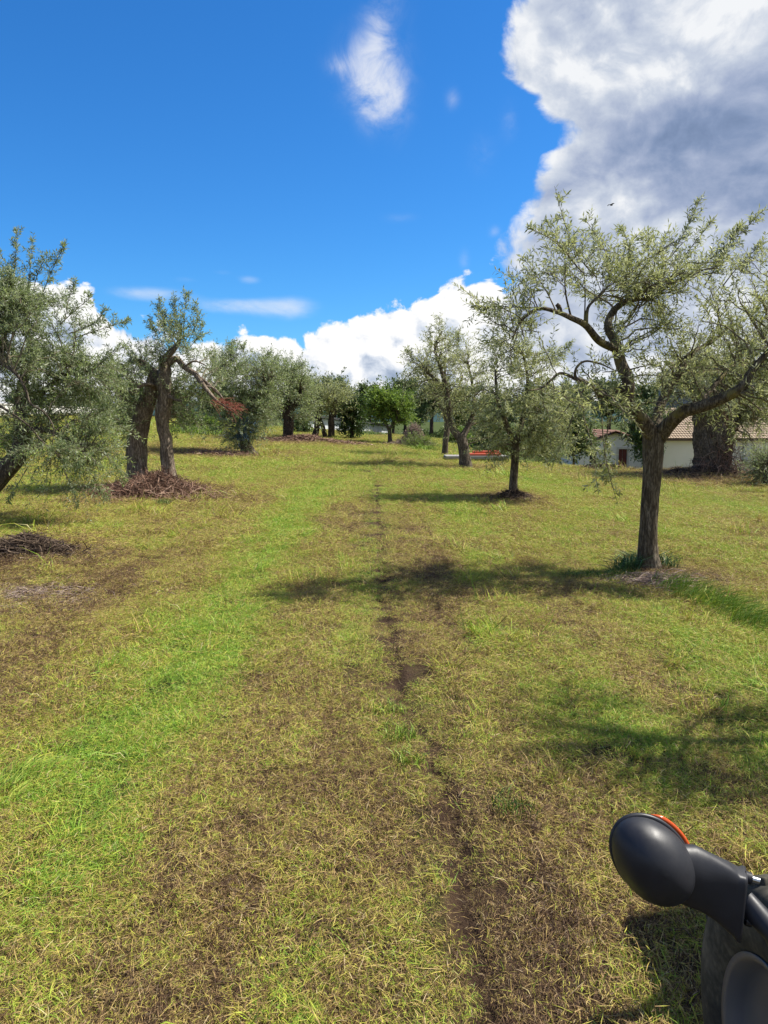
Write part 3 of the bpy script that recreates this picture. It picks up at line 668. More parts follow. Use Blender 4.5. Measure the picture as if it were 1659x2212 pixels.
grow('olive_tree', 'small thin-trunked olive tree with a dark ring of twigs at its foot', 'olive tree', D2,
  [[(1108, 1080, 0, .11), (1109, 1040, 0, .095), (1112, 1000, 0, .09), (1113, 960, 0, .085)],
   [(1113, 965, 0, .08), (1095, 920, -.2, .06), (1075, 860, -.3, .045), (1070, 800, -.3, .02)], [(1113, 965, 0, .08), (1130, 900, .2, .06), (1140, 830, .2, .04), (1130, 760, .2, .02)], [(1115, 960, 0, .06), (1160, 920, -.4, .045), (1210, 890, -.6, .025)]],
  [(1085, 830, 75, 75, -.2, 1.0, 30, 9), (1150, 820, 75, 80, .2, 1.0, 30, 9), (1110, 910, 95, 60, -.2, 1.0, 36, 9), (1190, 900, 75, 65, -.3, .9, 32, 9), (1205, 955, 40, 40, -.4, .6, 12, 8), (1055, 930, 50, 50, 0, .7, 18, 8), (1120, 980, 50, 25, -.3, .5, 8, 7), (1090, 740, 50, 40, 0, .7, 10, 8)],
  seed=12, thin=.60, leaf=(.09, .024), per=19, twiglen=(.3, .6), up=.1, barkm='bark_moss', sides=14, twig_r=.004,
  shoots=[(1090, 740, 1060, 665, 0, 2), (1140, 740, 1150, 690, 0, 2), (1180, 800, 1235, 740, 0, 2)], group=OL)
D3 = T['mid'][1]
grow('olive_tree', 'leaning olive tree with a forked trunk beside the orange pipes', 'olive tree', D3,
  [[(1007, 1015, 0, .24), (1004, 985, 0, .20), (1000, 960, 0, .19), (994, 942, 0, .19)],
   [(996, 950, 0, .15), (978, 925, 0, .12), (971, 890, 0, .10), (964, 840, 0, .08), (950, 790, 0, .06), (940, 750, 0, .04), (955, 715, 0, .02)], [(996, 948, 0, .14), (1012, 920, .2, .1), (1025, 880, .3, .08), (1020, 830, .3, .05), (1010, 780, .3, .02)],
   [(965, 845, 0, .06), (930, 810, 0, .05), (905, 790, 0, .03)]],
  [(950, 770, 55, 55, 0, 1.5, 22, 8), (905, 800, 45, 50, 0, 1.3, 16, 8), (1000, 790, 50, 60, .2, 1.5, 20, 8), (1015, 860, 60, 60, .2, 1.6, 30, 8), (965, 860, 60, 45, 0, 1.4, 18, 8), (1030, 920, 45, 40, .2, 1.2, 14, 7)],
  seed=13, thin=.66, leaf=(.12, .032), per=13, twiglen=(.45, .9), up=.25, sides=12, step=.1, twig_r=.006, bough_r=.03,
  shoots=[(950, 740, 950, 684, 0, 2), (930, 760, 925, 712, 0, 2), (985, 760, 990, 720, 0, 2), (900, 790, 880, 760, 0, 2)], group=OL)
D4 = T['slim'][1]
grow('olive_tree', 'slim upright olive tree just left of the leaning one by the grey slab', 'olive tree', D4,
  [[(961, 988, 0, .15), (963, 950, 0, .135), (966, 920, 0, .14), (962, 880, 0, .10), (962, 830, 0, .07), (960, 770, 0, .03)], [(966, 915, 0, .09), (950, 870, 0, .10), (925, 820, 0, .07), (905, 790, 0, .03)], [(962, 880, 0, .1), (985, 850, 0, .07), (1000, 810, 0, .03)]],
  [(940, 860, 45, 40, 0, 1.4, 14, 8), (915, 830, 45, 40, 0, 1.4, 14, 8), (975, 820, 40, 50, 0, 1.5, 14, 8), (955, 760, 35, 40, 0, 1.2, 8, 8)],
  seed=14, thin=.66, leaf=(.14, .036), per=12, twiglen=(.5, .95), up=.25, sides=12, step=.12, twig_r=.006, bough_r=.03, group=OL)
D5 = T['left'][1]
grow('olive_tree', 'large leafy olive tree on the left edge with a leaning trunk and drooping boughs', 'olive tree', D5,
  [[(-85, 1120, 0, .24), (-40, 1072, 0, .20), (5, 1022, 0, .175), (38, 985, 0, .16), (48, 940, .1, .14), (44, 880, .2, .12), (50, 830, .3, .09), (60, 770, .3, .05)],
   [(10, 1015, 0, .13), (-40, 960, 0, .11), (-30, 850, 0, .08), (0, 760, 0, .05), (20, 680, 0, .03)],
   [(-30, 760, -.8, .035), (5, 785, -.9, .03), (35, 808, -1, .024), (55, 840, -1, .02), (66, 872, -1, .017), (95, 890, -1, .014), (115, 922, -1, .01), (113, 960, -1, .006)],
   [(-20, 870, -.8, .025), (5, 880, -.9, .02), (60, 918, -1, .014), (90, 952, -1, .010), (130, 985, -1, .006)],
   [(46, 900, .1, .07), (90, 850, .2, .05), (140, 810, .2, .03), (190, 800, .2, .015)], [(45, 930, 0, .06), (100, 930, -.3, .045), (160, 960, -.5, .03), (210, 1000, -.6, .012)]],
  [(20, 680, 75, 80, 0, 1.2, 44, 9), (90, 700, 75, 75, 0, 1.1, 36, 9), (40, 800, 80, 70, .2, 1.3, 40, 9), (130, 810, 80, 65, .2, 1.2, 38, 9), (205, 830, 80, 60, .3, 1.0, 32, 9), (60, 890, 80, 55, .3, 1.1, 26, 9), (150, 920, 75, 55, 0, 1.0, 20, 9),
   (110, 990, 60, 40, -.5, .8, 12, 9), (190, 990, 70, 45, -.5, .8, 18, 9), (150, 1050, 60, 32, -.7, .6, 10, 8), (230, 900, 60, 60, .2, .9, 12, 9), (30, 620, 50, 50, 0, .9, 12, 9), (-60, 700, 90, 120, 0, 1.2, 30, 8), (230, 950, 40, 40, 0, .7, 6, 8), (0, 930, 50, 40, -.3, .9, 8, 8)],
  seed=15, thin=.85, leafm='olive_dark', leaf=(.078, .019), per=17, twiglen=(.24, .5), up=.12, droop=.1, sides=24, step=.045,
  shoots=[(30, 620, 38, 490, 0, 2), (60, 640, 72, 505, 0, 2), (90, 640, 145, 520, 0, 3), (70, 640, 110, 545, .1, 2), (0, 620, 5, 540, 0, 2), (130, 700, 200, 640, 0, 2), (160, 730, 280, 690, 0, 3), (150, 720, 230, 665, 0, 2), (200, 800, 270, 745, 0, 2), (140, 690, 165, 610, 0, 2),
          (190, 1010, 235, 1085, -.6, 1), (140, 1020, 165, 1100, -.7, 1), (60, 1010, 15, 1080, -.6, 1), (230, 980, 275, 1040, -.3, 1)], group=OL)
D6 = T['double'][1]
rt = grow('olive_tree', 'old olive tree with two bare trunks rising from a heap of cuttings', 'olive tree', D6,
  [[(299, 1040, .3, .29), (297, 1000, .3, .235), (297, 958, .3, .215), (304, 910, .3, .20), (316, 870, .25, .19), (327, 838, .2, .17), (335, 800, .2, .13)],
   [(366, 1068, 0, .22), (363, 1010, 0, .165), (359, 958, 0, .145), (352, 920, 0, .155), (353, 890, 0, .18), (358, 860, 0, .165), (354, 825, 0, .155), (356, 795, 0, .13), (350, 768, 0, .08)],
   [(340, 835, .1, .06), (321, 830, -.2, .045), (303, 834, -.4, .04), (294, 850, -.5, .025)],
   [(362, 785, 0, .075), (381, 775, 0, .065), (399, 793, -.1, .055), (422, 808, -.2, .055), (440, 834, -.3, .045), (461, 858, -.4, .035), (478, 873, -.5, .022), (505, 886, -.6, .010)], [(440, 834, -.3, .03), (462, 838, -.3, .02), (480, 858, -.35, .008)], [(399, 793, -.1, .03), (420, 780, -.2, .022), (446, 790, -.2, .01)],
   [(425, 812, -.2, .05), (452, 832, -.2, .035), (482, 862, -.2, .02)], [(352, 780, 0, .09), (372, 758, 0, .07), (388, 735, 0, .04), (392, 700, 0, .02)], [(336, 810, .2, .1), (310, 785, .2, .07), (285, 780, .2, .05), (262, 800, .2, .03)],
   [(356, 850, 0, .05), (376, 862, -.2, .03), (392, 868, -.3, .015)]],
  [(385, 735, 55, 35, 0, .8, 20, 8), (330, 780, 50, 30, 0, .9, 18, 8), (280, 810, 45, 40, .2, .9, 20, 9), (240, 850, 45, 60, .2, 1.0, 22, 9), (410, 840, 50, 45, .5, .8, 24, 9), (270, 890, 40, 60, .3, .8, 16, 8), (390, 880, 30, 45, .6, .7, 12, 8), (450, 800, 40, 40, .4, .8, 14, 8), (440, 880, 40, 40, .6, .7, 12, 8), (250, 960, 35, 60, .3, .6, 10, 8), (420, 920, 25, 30, .4, .5, 5, 7)],
  seed=16, thin=.72, leafm='olive_dark', barkm='bark_pale', leaf=(.085, .022), per=16, twiglen=(.3, .6), up=.3, sides=26, step=.05, rough=.24, ribs=4, flare=.35, twig_r=.004, extra_from=2,
  shoots=[(395, 730, 402, 625, 0, 3), (370, 730, 345, 645, 0, 3), (385, 735, 378, 640, 0, 3), (405, 740, 425, 650, 0, 3), (350, 740, 322, 690, 0, 2), (410, 750, 442, 700, 0, 2), (360, 735, 355, 680, 0, 3)], group=OL)
D7 = T['low'][1]
grow('olive_tree', 'bushy olive tree with foliage hanging almost to the ground', 'olive tree', D7,
  [[(541, 984, 0, .30), (532, 965, 0, .24), (524, 940, 0, .22), (520, 900, 0, .2), (515, 860, 0, .15)], [(548, 986, -.2, .14), (540, 968, 0, .12), (530, 950, 0, .1)], [(520, 900, 0, .15), (560, 850, 0, .1), (590, 810, 0, .05)], [(518, 890, 0, .13), (480, 840, 0, .09), (470, 790, 0, .04)]],
  [(500, 820, 50, 55, 0, 1.6, 34, 9), (560, 820, 50, 55, 0, 1.6, 34, 9), (530, 870, 70, 40, 0, 1.6, 34, 9), (470, 880, 45, 40, 0, 1.3, 18, 9), (500, 925, 60, 25, -.5, 1.0, 18, 9), (560, 910, 45, 35, -.3, 1.0, 18, 9), (520, 955, 35, 18, -.6, .5, 10, 8), (530, 780, 50, 25, 0, 1.2, 12, 9)],
  seed=17, thin=.85, leafm='olive_dark', leaf=(.13, .034), per=14, twiglen=(.45, .9), up=.1, sides=14, step=.1, rough=.2, twig_r=.006, bough_r=.03,
  shoots=[(500, 780, 500, 740, 0, 2), (530, 770, 525, 748, 0, 2), (570, 790, 580, 762, 0, 2), (470, 800, 455, 760, 0, 2)], group=OL)
D8 = T['stout'][1]
grow('olive_tree', 'stout dark-trunked olive tree with a thin post leaning on it', 'olive tree', D8,
  [[(621, 956, 0, .36), (622, 930, 0, .31), (622, 905, 0, .29), (620, 885, 0, .27)], [(620, 890, 0, .26), (600, 865, 0, .18), (588, 840, 0, .1)], [(622, 890, 0, .26), (645, 860, 0, .16), (655, 830, 0, .08)], [(621, 890, 0, .2), (625, 850, 0, .12), (622, 810, 0, .05)], [(631, 960, -.4, .03), (630, 925, -.35, .028), (628, 895, -.3, .025)]],
  [(610, 830, 45, 45, 0, 2.0, 34, 9), (650, 835, 40, 40, 0, 1.9, 30, 9), (625, 800, 35, 25, 0, 1.5, 12, 9), (590, 870, 35, 30, 0, 1.6, 16, 9), (660, 880, 25, 30, 0, 1.4, 12, 8)],
  seed=18, leafm='olive_dark', barkm='bark_dark', leaf=(.17, .045), per=13, twiglen=(.5, 1.1), up=.2, sides=16, step=.12, rough=.22, twig_r=.007, bough_r=.04,
  shoots=[(600, 800, 598, 775, 0, 2), (640, 800, 648, 790, 0, 2)], group=OL)
D9 = T['triple'][1]
grow('olive_tree', 'olive tree of three dark stems in front of the long pale shed', 'olive tree', D9,
  [[(678, 950, 0, .20), (684, 925, 0, .17), (688, 900, 0, .15), (690, 870, 0, .1)], [(704, 948, 0, .17), (698, 925, 0, .14), (691, 905, 0, .12)], [(716, 948, 0, .22), (716, 925, 0, .19), (715, 905, 0, .17), (720, 870, 0, .1)]],
  [(680, 858, 32, 30, 0, 1.8, 26, 9), (712, 855, 35, 28, 0, 1.8, 26, 9), (742, 862, 22, 24, 0, 1.5, 14, 9), (700, 876, 45, 14, 0, 1.5, 14, 9)],
  seed=19, thin=.8, leaf=(.18, .05), per=12, twiglen=(.5, 1.1), up=.2, sides=14, step=.14, rough=.2, twig_r=.007, bough_r=.04, extra_from=3, barkm='bark_dark',
  shoots=[(690, 845, 688, 822, 0, 2), (715, 845, 715, 825, 0, 2), (735, 850, 740, 832, 0, 2)], group=OL)
D12 = T['old'][1]
grow('olive_tree', 'ancient olive tree with a huge fluted trunk on a bare earth mound', 'olive tree', D12,
  [[(1541, 1030, 0, .78), (1541, 1005, 0, .62), (1540, 970, 0, .60), (1535, 935, 0, .58), (1530, 900, 0, .55), (1525, 880, 0, .45)], [(1545, 950, 0, .38), (1572, 925, 0, .3), (1595, 890, .2, .26), (1630, 860, .3, .2), (1670, 830, .3, .1)],
   [(1526, 890, 0, .4), (1510, 850, 0, .28), (1490, 810, 0, .18), (1480, 770, 0, .08)], [(1530, 890, 0, .35), (1560, 840, 0, .25), (1590, 800, 0, .15), (1600, 750, 0, .07)]],
  [(1500, 820, 70, 60, 0, 1.8, 30, 9), (1580, 800, 75, 65, 0, 1.9, 34, 9), (1650, 830, 60, 70, 0, 1.8, 30, 9), (1560, 880, 70, 30, -.4, 1.4, 16, 8), (1640, 930, 40, 50, -.4, 1.2, 14, 8), (1450, 850, 50, 40, 0, 1.4, 12, 8), (1600, 740, 70, 50, 0, 1.6, 16, 8)],
  seed=20, barkm='bark', leaf=(.12, .03), per=14, twiglen=(.4, .9), up=.1, sides=40, step=.08, rough=.30, ribs=9, flare=.3, twig_r=.006, bough_r=.04, group=OL)
# a neighbour just outside the frame on the right: its shade lies across the field
bz = float(ground(4.2, 4.55))
grow('olive_tree', 'olive tree beyond the right edge, shading the grass ahead of the tractor', 'olive tree', 4.55,
  [[(0, 0, 0, .16), (.05, .7, 0, .13), (0, 1.4, 0, .12)], [(0, 1.3, 0, .09), (-.4, 2, .2, .06), (-.6, 2.8, .3, .03)], [(0, 1.3, 0, .09), (.5, 2, -.2, .06), (.7, 2.9, -.3, .03)], [(0, 1.3, 0, .08), (.1, 2.2, .5, .05), (.1, 3, .8, .02)]],
  [(-.2, 2.9, 1.1, .7, .3, 1.2, 34, 8), (.6, 2.9, .9, .7, -.3, .9, 20, 8), (0, 3.3, .8, .5, .6, .8, 14, 8), (-.2, 2.3, 1.0, .5, 0, 1.0, 16, 8)], seed=21, px=False, base=(4.2, 4.55, bz), per=16, group=OL)
# green trees and bushes near the shed
p10 = foot(762, 950); D10 = p10[1]
grow('green_tree', 'dark glossy green bushy tree in front of the shed', 'tree', D10,
  [[(760, 951, 0, .14), (760, 925, 0, .11), (762, 890, 0, .07)]], [(755, 925, 28, 18, 0, 1.0, 22, 8), (765, 895, 30, 30, 0, 1.1, 36, 8), (772, 870, 22, 20, 0, .9, 18, 8)],
  seed=22, leafm='broad_dark', barkm='bark_dark', leaf=(.17, .085), per=10, twiglen=(.3, .7), up=.2, sides=10, step=.2, twig_r=.006, bough_r=.03)
p11 = foot(843, 960); D11 = p11[1]
grow('green_tree', 'bright green broad-leaved fruit tree with a forked stem at the far end of the track', 'tree', D11,
  [[(843, 962, 0, .16), (842, 940, 0, .12), (841, 925, 0, .12)], [(841, 930, 0, .09), (828, 905, 0, .07), (815, 880, 0, .04)], [(841, 928, 0, .09), (855, 905, 0, .07), (868, 885, 0, .04)]],
  [(825, 870, 30, 28, 0, 1.2, 34, 8), (860, 875, 32, 30, 0, 1.2, 36, 8), (812, 890, 20, 22, 0, 1.0, 14, 8), (880, 895, 18, 22, 0, 1.0, 12, 8), (845, 850, 22, 12, 0, .8, 10, 8)],
  seed=23, leafm='broad', leaf=(.17, .085), per=10, twiglen=(.3, .7), up=.3, sides=10, step=.2, twig_r=.006, bough_r=.03,
  shoots=[(815, 865, 797, 846, 0, 1), (840, 850, 836, 834, 0, 1)])
# bush leaning over the left half of the farmhouse
grow('green_tree', 'dark green leafy tree growing against the farmhouse wall behind the forked olive', 'tree', 52,
  [[(1392, 1022, 0, .2), (1395, 980, 0, .16), (1393, 940, 0, .1)]], [(1390, 925, 40, 35, 0, 1.5, 40, 8), (1400, 960, 28, 40, 0, 1.0, 30, 8), (1370, 895, 50, 30, 0, 1.6, 30, 8), (1430, 890, 40, 30, 0, 1.4, 20, 8)],
  seed=24, leafm='broad_dark', barkm='bark_dark', leaf=(.2, .09), per=10, twiglen=(.4, .9), up=.1, sides=8, step=.3, twig_r=.007, bough_r=.04)
# hedge line of bushes between the slab and the house, and around the field
def bush(label, u, v, Y, ru, rv, seed, leafm='far_leaf', n=60, leaf=(.22, .10), cat='bush', group=None, name='bush'):
    return grow(name, label, cat, Y, [[(u, v, 0, .10), (u, v - rv, 0, .06), (u + 2, v - rv * 1.5, 0, .03)]], [(u, v - rv, ru, rv, 0, ru * Y / F * .8, n, 8)], seed=seed, leafm=leafm, barkm='bark_dark', leaf=leaf, per=9, twiglen=(.3, .8), up=.25, sides=6, step=.4, twig_r=.006, bough_r=.02, group=group)
bush('dark green bush behind the orange pipes', 1060, 985, 44, 45, 38, 31, 'broad_dark', 60)
bush('green bush between the orange pipes and the farmhouse', 1180, 1000, 46, 60, 40, 32, 'olive_dark', 80, (.16, .05))
bush('tall hedge bush left of the farmhouse', 1240, 1000, 50, 50, 60, 33, 'far_leaf', 90)
bush('low green bush behind the slim olive tree', 1000, 985, 52, 40, 24, 34, 'broad', 50)
bush('shaggy bush at the right edge beside the old trunk mound', 1655, 1040, 24, 28, 30, 35, 'olive_dark', 46, (.1, .028))
bush('bright green weedy bush behind the two bare trunks', 430, 945, 48, 45, 22, 36, 'broad', 50)
bush('reddish leaved bush right of the stout dark trunk', 650, 945, 54, 14, 22, 37, 'far_leaf', 24)
bush('small bright bush at the foot of the broad-leaved tree', 905, 975, 42, 30, 14, 38, 'broad', 40, (.10, .03))
bush('olive bush with a curved trunk left of the stout tree', 575, 945, 58, 34, 34, 39, 'olive_dark', 50, (.18, .05))
bush('green bush at the left edge below the white wall', 20, 970, 24, 60, 20, 40, 'broad', 40, (.09, .03))
bush('brownish green bush under the white wall', 245, 925, 46, 45, 22, 41, 'far_leaf', 50)
# far tree line: one tree, copied
def copy_tree(o, loc, rz, s):
    c = o.copy(); sc.collection.objects.link(c); c.location = loc; c.rotation_euler = (0, 0, rz); c.scale = (s, s, s)
    for ch in o.children:
        d = ch.copy(); sc.collection.objects.link(d); d.parent = c
    return c
far0 = grow('far_tree', 'green tree in the distant row beyond the field', 'tree', 100, [[(0, 0, 0, .25), (.1, 2.5, 0, .18), (0, 4, 0, .1)]],
   [(-1, 3.6, 1.6, 1.4, 0, 1.6, 26, 8), (1, 3.8, 1.6, 1.5, 0, 1.6, 26, 8), (0, 5, 1.6, 1.2, 0, 1.5, 22, 8)], seed=50, leafm='far_leaf', barkm='bark_dark', leaf=(.34, .17), per=9, twiglen=(.5, 1.2), up=.2, sides=8, step=.5, twig_r=.01, bough_r=.05, px=False,
   base=(0, 100, 0), group='distant trees beyond the field')
rng = np.random.default_rng(77)
fars = [(470, 96, 1.0), (545, 105, 1.1), (600, 98, .95), (680, 110, 1.1), (735, 120, 1.2), (780, 112, 1.0), (850, 125, 1.1), (905, 118, .9), (1010, 95, .9), (1080, 90, 1.0), (1150, 92, 1.15), (1230, 95, 1.2), (1310, 92, 1.25), (1390, 96, 1.2), (1470, 98, 1.0), (1560, 100, 1.25), (1650, 97, 1.3), (1730, 95, 1.2),
        (875, 80, .95), (930, 76, .85), (985, 78, .95), (800, 84, .9), (725, 82, .95), (655, 80, .9), (1045, 76, .9), (60, 90, .8), (140, 95, .9), (210, 92, .8), (300, 98, 1.1), (390, 100, 1.0), (-60, 90, 1.0)]
for i, (u, Y, s) in enumerate(fars):
    x = (u - 829.5) / F * Y * 1.007; loc = (x, Y, float(ground(x, Y)) - 0.3)
    if i == 0: far0.location = loc; far0.scale = (s, s, s)
    else: copy_tree(far0, loc, rng.uniform(0, 6.28), s)
hb = bush('shrub of the dense hedge behind the field', 560, 960, 70, 46, 34, 60, 'far_leaf', 80, (.26, .13), group='shrubs of the hedge behind the field')
for i, u in enumerate((470, 515, 640, 690, 740, 800, 860, 905, 950, 1000, 1050, 1100, 1150, 1200, 1245)):
    Y = 88 + 5 * math.sin(i * 2.3); x = (u - 829.5) / F * Y; copy_tree(hb, (x, Y, float(ground(x, Y)) - .4), i * 1.7, 1.25 + .3 * math.sin(i * 1.9))
# ------------------------------------------------------------------ brush heaps
def heap(name, label, cat, u, v, rx, ry, h, n, matn, seed, L=(.15, .5), r=.005, flat=.35, dxy=(0, 0), Y=None):
    rng = np.random.default_rng(seed)
    if Y is None: cx, cy = foot(u, v)
    else: p = at(u, v, Y); cx, cy = p[0], Y
    cx += dxy[0]; cy += dxy[1]
    a = rng.uniform(0, 2 * math.pi, n); q = np.abs(rng.normal(0, .56, n)) * (0.75 + 0.5 * vnoise(a * 1.6, 0 * a, seed)); x = cx + rx * q * np.cos(a); y = cy + ry * q * np.sin(a)
    z = ground(x, y) + h * np.exp(-2.2 * q * q) * rng.uniform(.05, 1, n) * (0.5 + vnoise(x * 3, y * 3, seed + 4)) + .005
    az = rng.uniform(0, 6.28, n); ti = rng.normal(.1, flat, n); l = rng.uniform(*L, n)
    D = np.stack([np.cos(az) * np.cos(ti), np.sin(az) * np.cos(ti), np.sin(ti)], -1); t = np.linspace(-.5, .5, 5)[None, :, None]
    P = np.stack([x, y, z], -1)[:, None, :] + D[:, None, :] * l[:, None, None] * t + rng.normal(0, .10, (n, 1, 3)) * l[:, None, None] * (0.25 - t ** 2) * 4
    P[..., 2] = np.maximum(P[..., 2], ground(P[..., 0], P[..., 1]) + .003)
    org = np.array([cx, cy, float(ground(cx, cy))])
    mb = MB(); tubes(mb, P - org, (r * rng.uniform(.4, 1.3, n) * np.where(rng.uniform(0, 1, n) < .06, 2.4, 1))[:, None] * np.array([1, 1.1, 1, .8, .4])[None, :], 3, rng.uniform(0, 1, n))
    o = mb.build(name, M[matn]); o.location = org; return fix(o, label, cat, kind='stuff')
heap('brush_heap', 'heap of reddish brown olive cuttings around the foot of the two bare trunks', 'brush heap', 330, 1072, 1.5, .95, .42, 4800, 'brush', 1, (.12, .55), .006, .6)
heap('brush_heap', 'dark brown mat of dead twigs at the left edge of the field', 'brush heap', 50, 1205, 1.0, .62, .16, 2600, 'brush_dark', 2, (.08, .35), .005)
heap('dry_clippings', 'pale dry clippings scattered below the dark twig mat', 'clippings', 60, 1290, 1.1, .8, .03, 1500, 'brush_pink', 3, (.05, .2), .0028, .1)
heap('brush_heap', 'small ring of dark twigs around the thin-trunked olive', 'brush heap', 1108, 1080, .52, .42, .14, 1300, 'brush_dark', 4, (.08, .3), .006)
heap('brush_heap', 'flat scatter of grey twigs around the foot of the big forked olive', 'brush heap', 1420, 1262, .85, .5, .07, 900, 'brush_pink', 5, (.06, .35), .0035, .15)
heap('brush_heap', 'dark earth and roots strewn over the mound of the ancient olive', 'brush heap', 1520, 1030, 2.3, 1.4, .12, 4200, 'brush_dark', 6, (.1, .45), .010, .3, Y=26.5)
heap('brush_heap', 'strip of dark turned earth and roots in front of the farmhouse door', 'brush heap', 1310, 1019, 1.8, .8, .2, 1600, 'brush_dark', 7, (.1, .4), .012, .3, Y=30)
heap('brush_heap', 'brown twig litter spread left of the low-hanging olive', 'brush heap', 480, 985, 2.4, 1.0, .14, 2200, 'brush', 8, (.15, .5), .010)
heap('brush_heap', 'brown brush around the stout trunk and the three stems', 'brush heap', 665, 957, 3.4, 1.0, .3, 3000, 'brush', 9, (.2, .6), .013)
heap('dry_shrub', 'pinkish brown dead shrub beside the broad-leaved tree', 'dead shrub', 893, 965, 1.2, .9, 1.0, 2600, 'brush_pink', 10, (.2, .7), .008, .9)
heap('brush_heap', 'roots and dry suckers hanging round the ancient trunk', 'dry suckers', 1555, 1020, .95, .8, 1.7, 800, 'brush', 12, (.3, .8), .008, 1.2, Y=26.6)
# reddish dead twigs hanging at the end of the broken limb
def red_twigs():
    rng = np.random.default_rng(9); n = 95; c0 = at(458, 868, D6 - .5); c1 = at(508, 888, D6 - .6); t = rng.uniform(0, 1, n)
    s = c0 + (c1 - c0) * t[:, None] + rng.normal(0, 1, (n, 3)) * np.array([.09, .12, .05]) + np.array([0, 0, .08]) * np.sin(t * 3.1)[:, None]
    D = norm(np.array([1, 0, -.15]) + rng.normal(0, .45, (n, 3))); tt = np.linspace(0, 1, 5)[None, :, None]
    P = s[:, None, :] + D[:, None, :] * rng.uniform(.12, .4, n)[:, None, None] * tt; P[..., 2] -= .06 * tt[..., 0] ** 2
    mb = MB(); tubes(mb, P - np.array(rt.location), np.tile(np.linspace(.005, .0025, 5), (n, 1)), 3, rng.uniform(0, 1, n))
    o = mb.build('dead_twigs', M['brush_red'], rt); o['label'] = 'tangle of reddish dead twigs on the end of a limb'
red_twigs()
# ------------------------------------------------------------------ tufts of long grass
def tuft(name, label, cat, pts, seed, c3, L=(.2, .45), n=120, rad=.25, w=.008, lean=0.5, flow=None):
    rng = np.random.default_rng(seed); mb = MB(); org = np.array([pts[0][0], pts[0][1], float(ground(*pts[0]))])
    for (px_, py_) in pts:
        a = rng.uniform(0, 6.28, n); q = np.sqrt(rng.uniform(0, 1, n)) * rad; x = px_ + q * np.cos(a); y = py_ + q * np.sin(a)
        az = rng.uniform(0, 6.28, n); ln = np.abs(rng.normal(0, lean, n)); H = np.stack([np.cos(az), np.sin(az), 0 * az], -1)
        if flow is not None: H = norm(H * .35 + np.array([flow[0], flow[1], 0])); 
        l = rng.uniform(*L, n)[:, None]; b = np.stack([x, y, ground(x, y)], -1); u = H * np.sin(ln)[:, None] + np.array([0, 0, 1]) * np.cos(ln)[:, None]
        S = norm(np.cross(u, rng.normal(0, 1, (n, 3)))) * w / 2; m1 = b + u * l * .5; m2 = b + u * l + H * l * .35 - np.array([0, 0, 1]) * l * .25
        V = np.stack([b - S, b + S, m1 + S, m1 - S, m2], 1).reshape(-1, 3) - org; k = np.arange(n)[:, None] * 5; rn = rng.uniform(0, 1, n)
        mb.add(V, k + np.array([[0, 1, 2, 3]]), rn); mb.F.append(k + np.array([[3, 2, 4]]) + mb.n - n * 5); mb.A.append(rn)
    def f(g, b_): g.t.links.new(g.ramp(g.attr('rnd'), [(0, c3[0]), (.5, c3[1]), (1, c3[2])]).o, b_.inputs['Base Color'])
    o = mb.build(name, mat(name + '_blades', f, .5, .3)); o.location = org; return fix(o, label, cat, kind='stuff')
GR = ((.03, .075, .015), (.07, .14, .022), (.16, .24, .04)); GB = ((.10, .20, .02), (.20, .32, .03), (.38, .44, .08)); GD = ((.02, .06, .02), (.04, .10, .03), (.08, .17, .05))
mx_, my_ = T['main']
tuft('grass_tuft', 'dark green tuft of long grass around the foot of the big forked olive', 'grass tuft', [(mx_ - .2, my_ + .05), (mx_ + .22, my_ + .12), (mx_ - .05, my_ + .25), (mx_ - .35, my_ - .1)], 1, GD, (.15, .38), 130, .17, .007, .5)
tuft('grass_tuft', 'patch of low dark green grass left of the forked olive foot', 'grass tuft', [(mx_ - .7, my_ - .35), (mx_ - .45, my_ - .35), (mx_ - .95, my_ - .3)], 2, GR, (.06, .16), 200, .22, .006, .8)
sw = [foot(u, v) for u, v in ((1440, 1268), (1470, 1285), (1500, 1295), (1530, 1308), (1560, 1318), (1590, 1335), (1620, 1350), (1650, 1362))]
tuft('grass_swath', 'swath of long bright green cut grass lying below the forked olive', 'grass swath', sw, 3, GB, (.12, .4), 170, .22, .006, 1.25, flow=(.9, -.5))
gl = [foot(u, v) for u, v in ((10, 1720), (30, 1700), (60, 1680))]
tuft('grass_tuft', 'bright yellow green tuft of flattened long grass at the left edge', 'grass tuft', gl, 4, GB, (.08, .2), 90, .12, .005, 1.0, flow=(.6, .6))
tuft('grass_tuft', 'small green tuft in the cuttings at the foot of the double trunk', 'grass tuft', [foot(352, 1092)], 5, GR, (.1, .25), 120, .14, .008, .5)
wd = [(at(u, 940, Y)[0], Y) for u, Y in ((790, 58), (800, 56), (812, 58), (825, 57), (780, 60), (835, 56))]
tuft('weeds', 'tall green weeds along the front of the pale shed', 'weeds', wd[:5], 6, GR, (.2, .5), 160, .9, .02, .35)
wd = [(at(u, 935, Y)[0], Y) for u, Y in ((385, 44), (400, 43), (420, 44), (440, 43), (455, 44), (300, 46), (270, 45), (240, 45), (215, 44))]
tuft('weeds', 'bright green weeds beyond the double trunk and the left tree', 'weeds', wd, 7, GB, (.3, .8), 220, .8, .025, .4)
wd = [foot(u, v) for u, v in ((905, 972), (920, 972), (935, 975), (948, 970))]
tuft('weeds', 'low bright green weeds in front of the dead pink shrub', 'weeds', wd, 8, GB, (.15, .5), 200, .5, .02, .6)

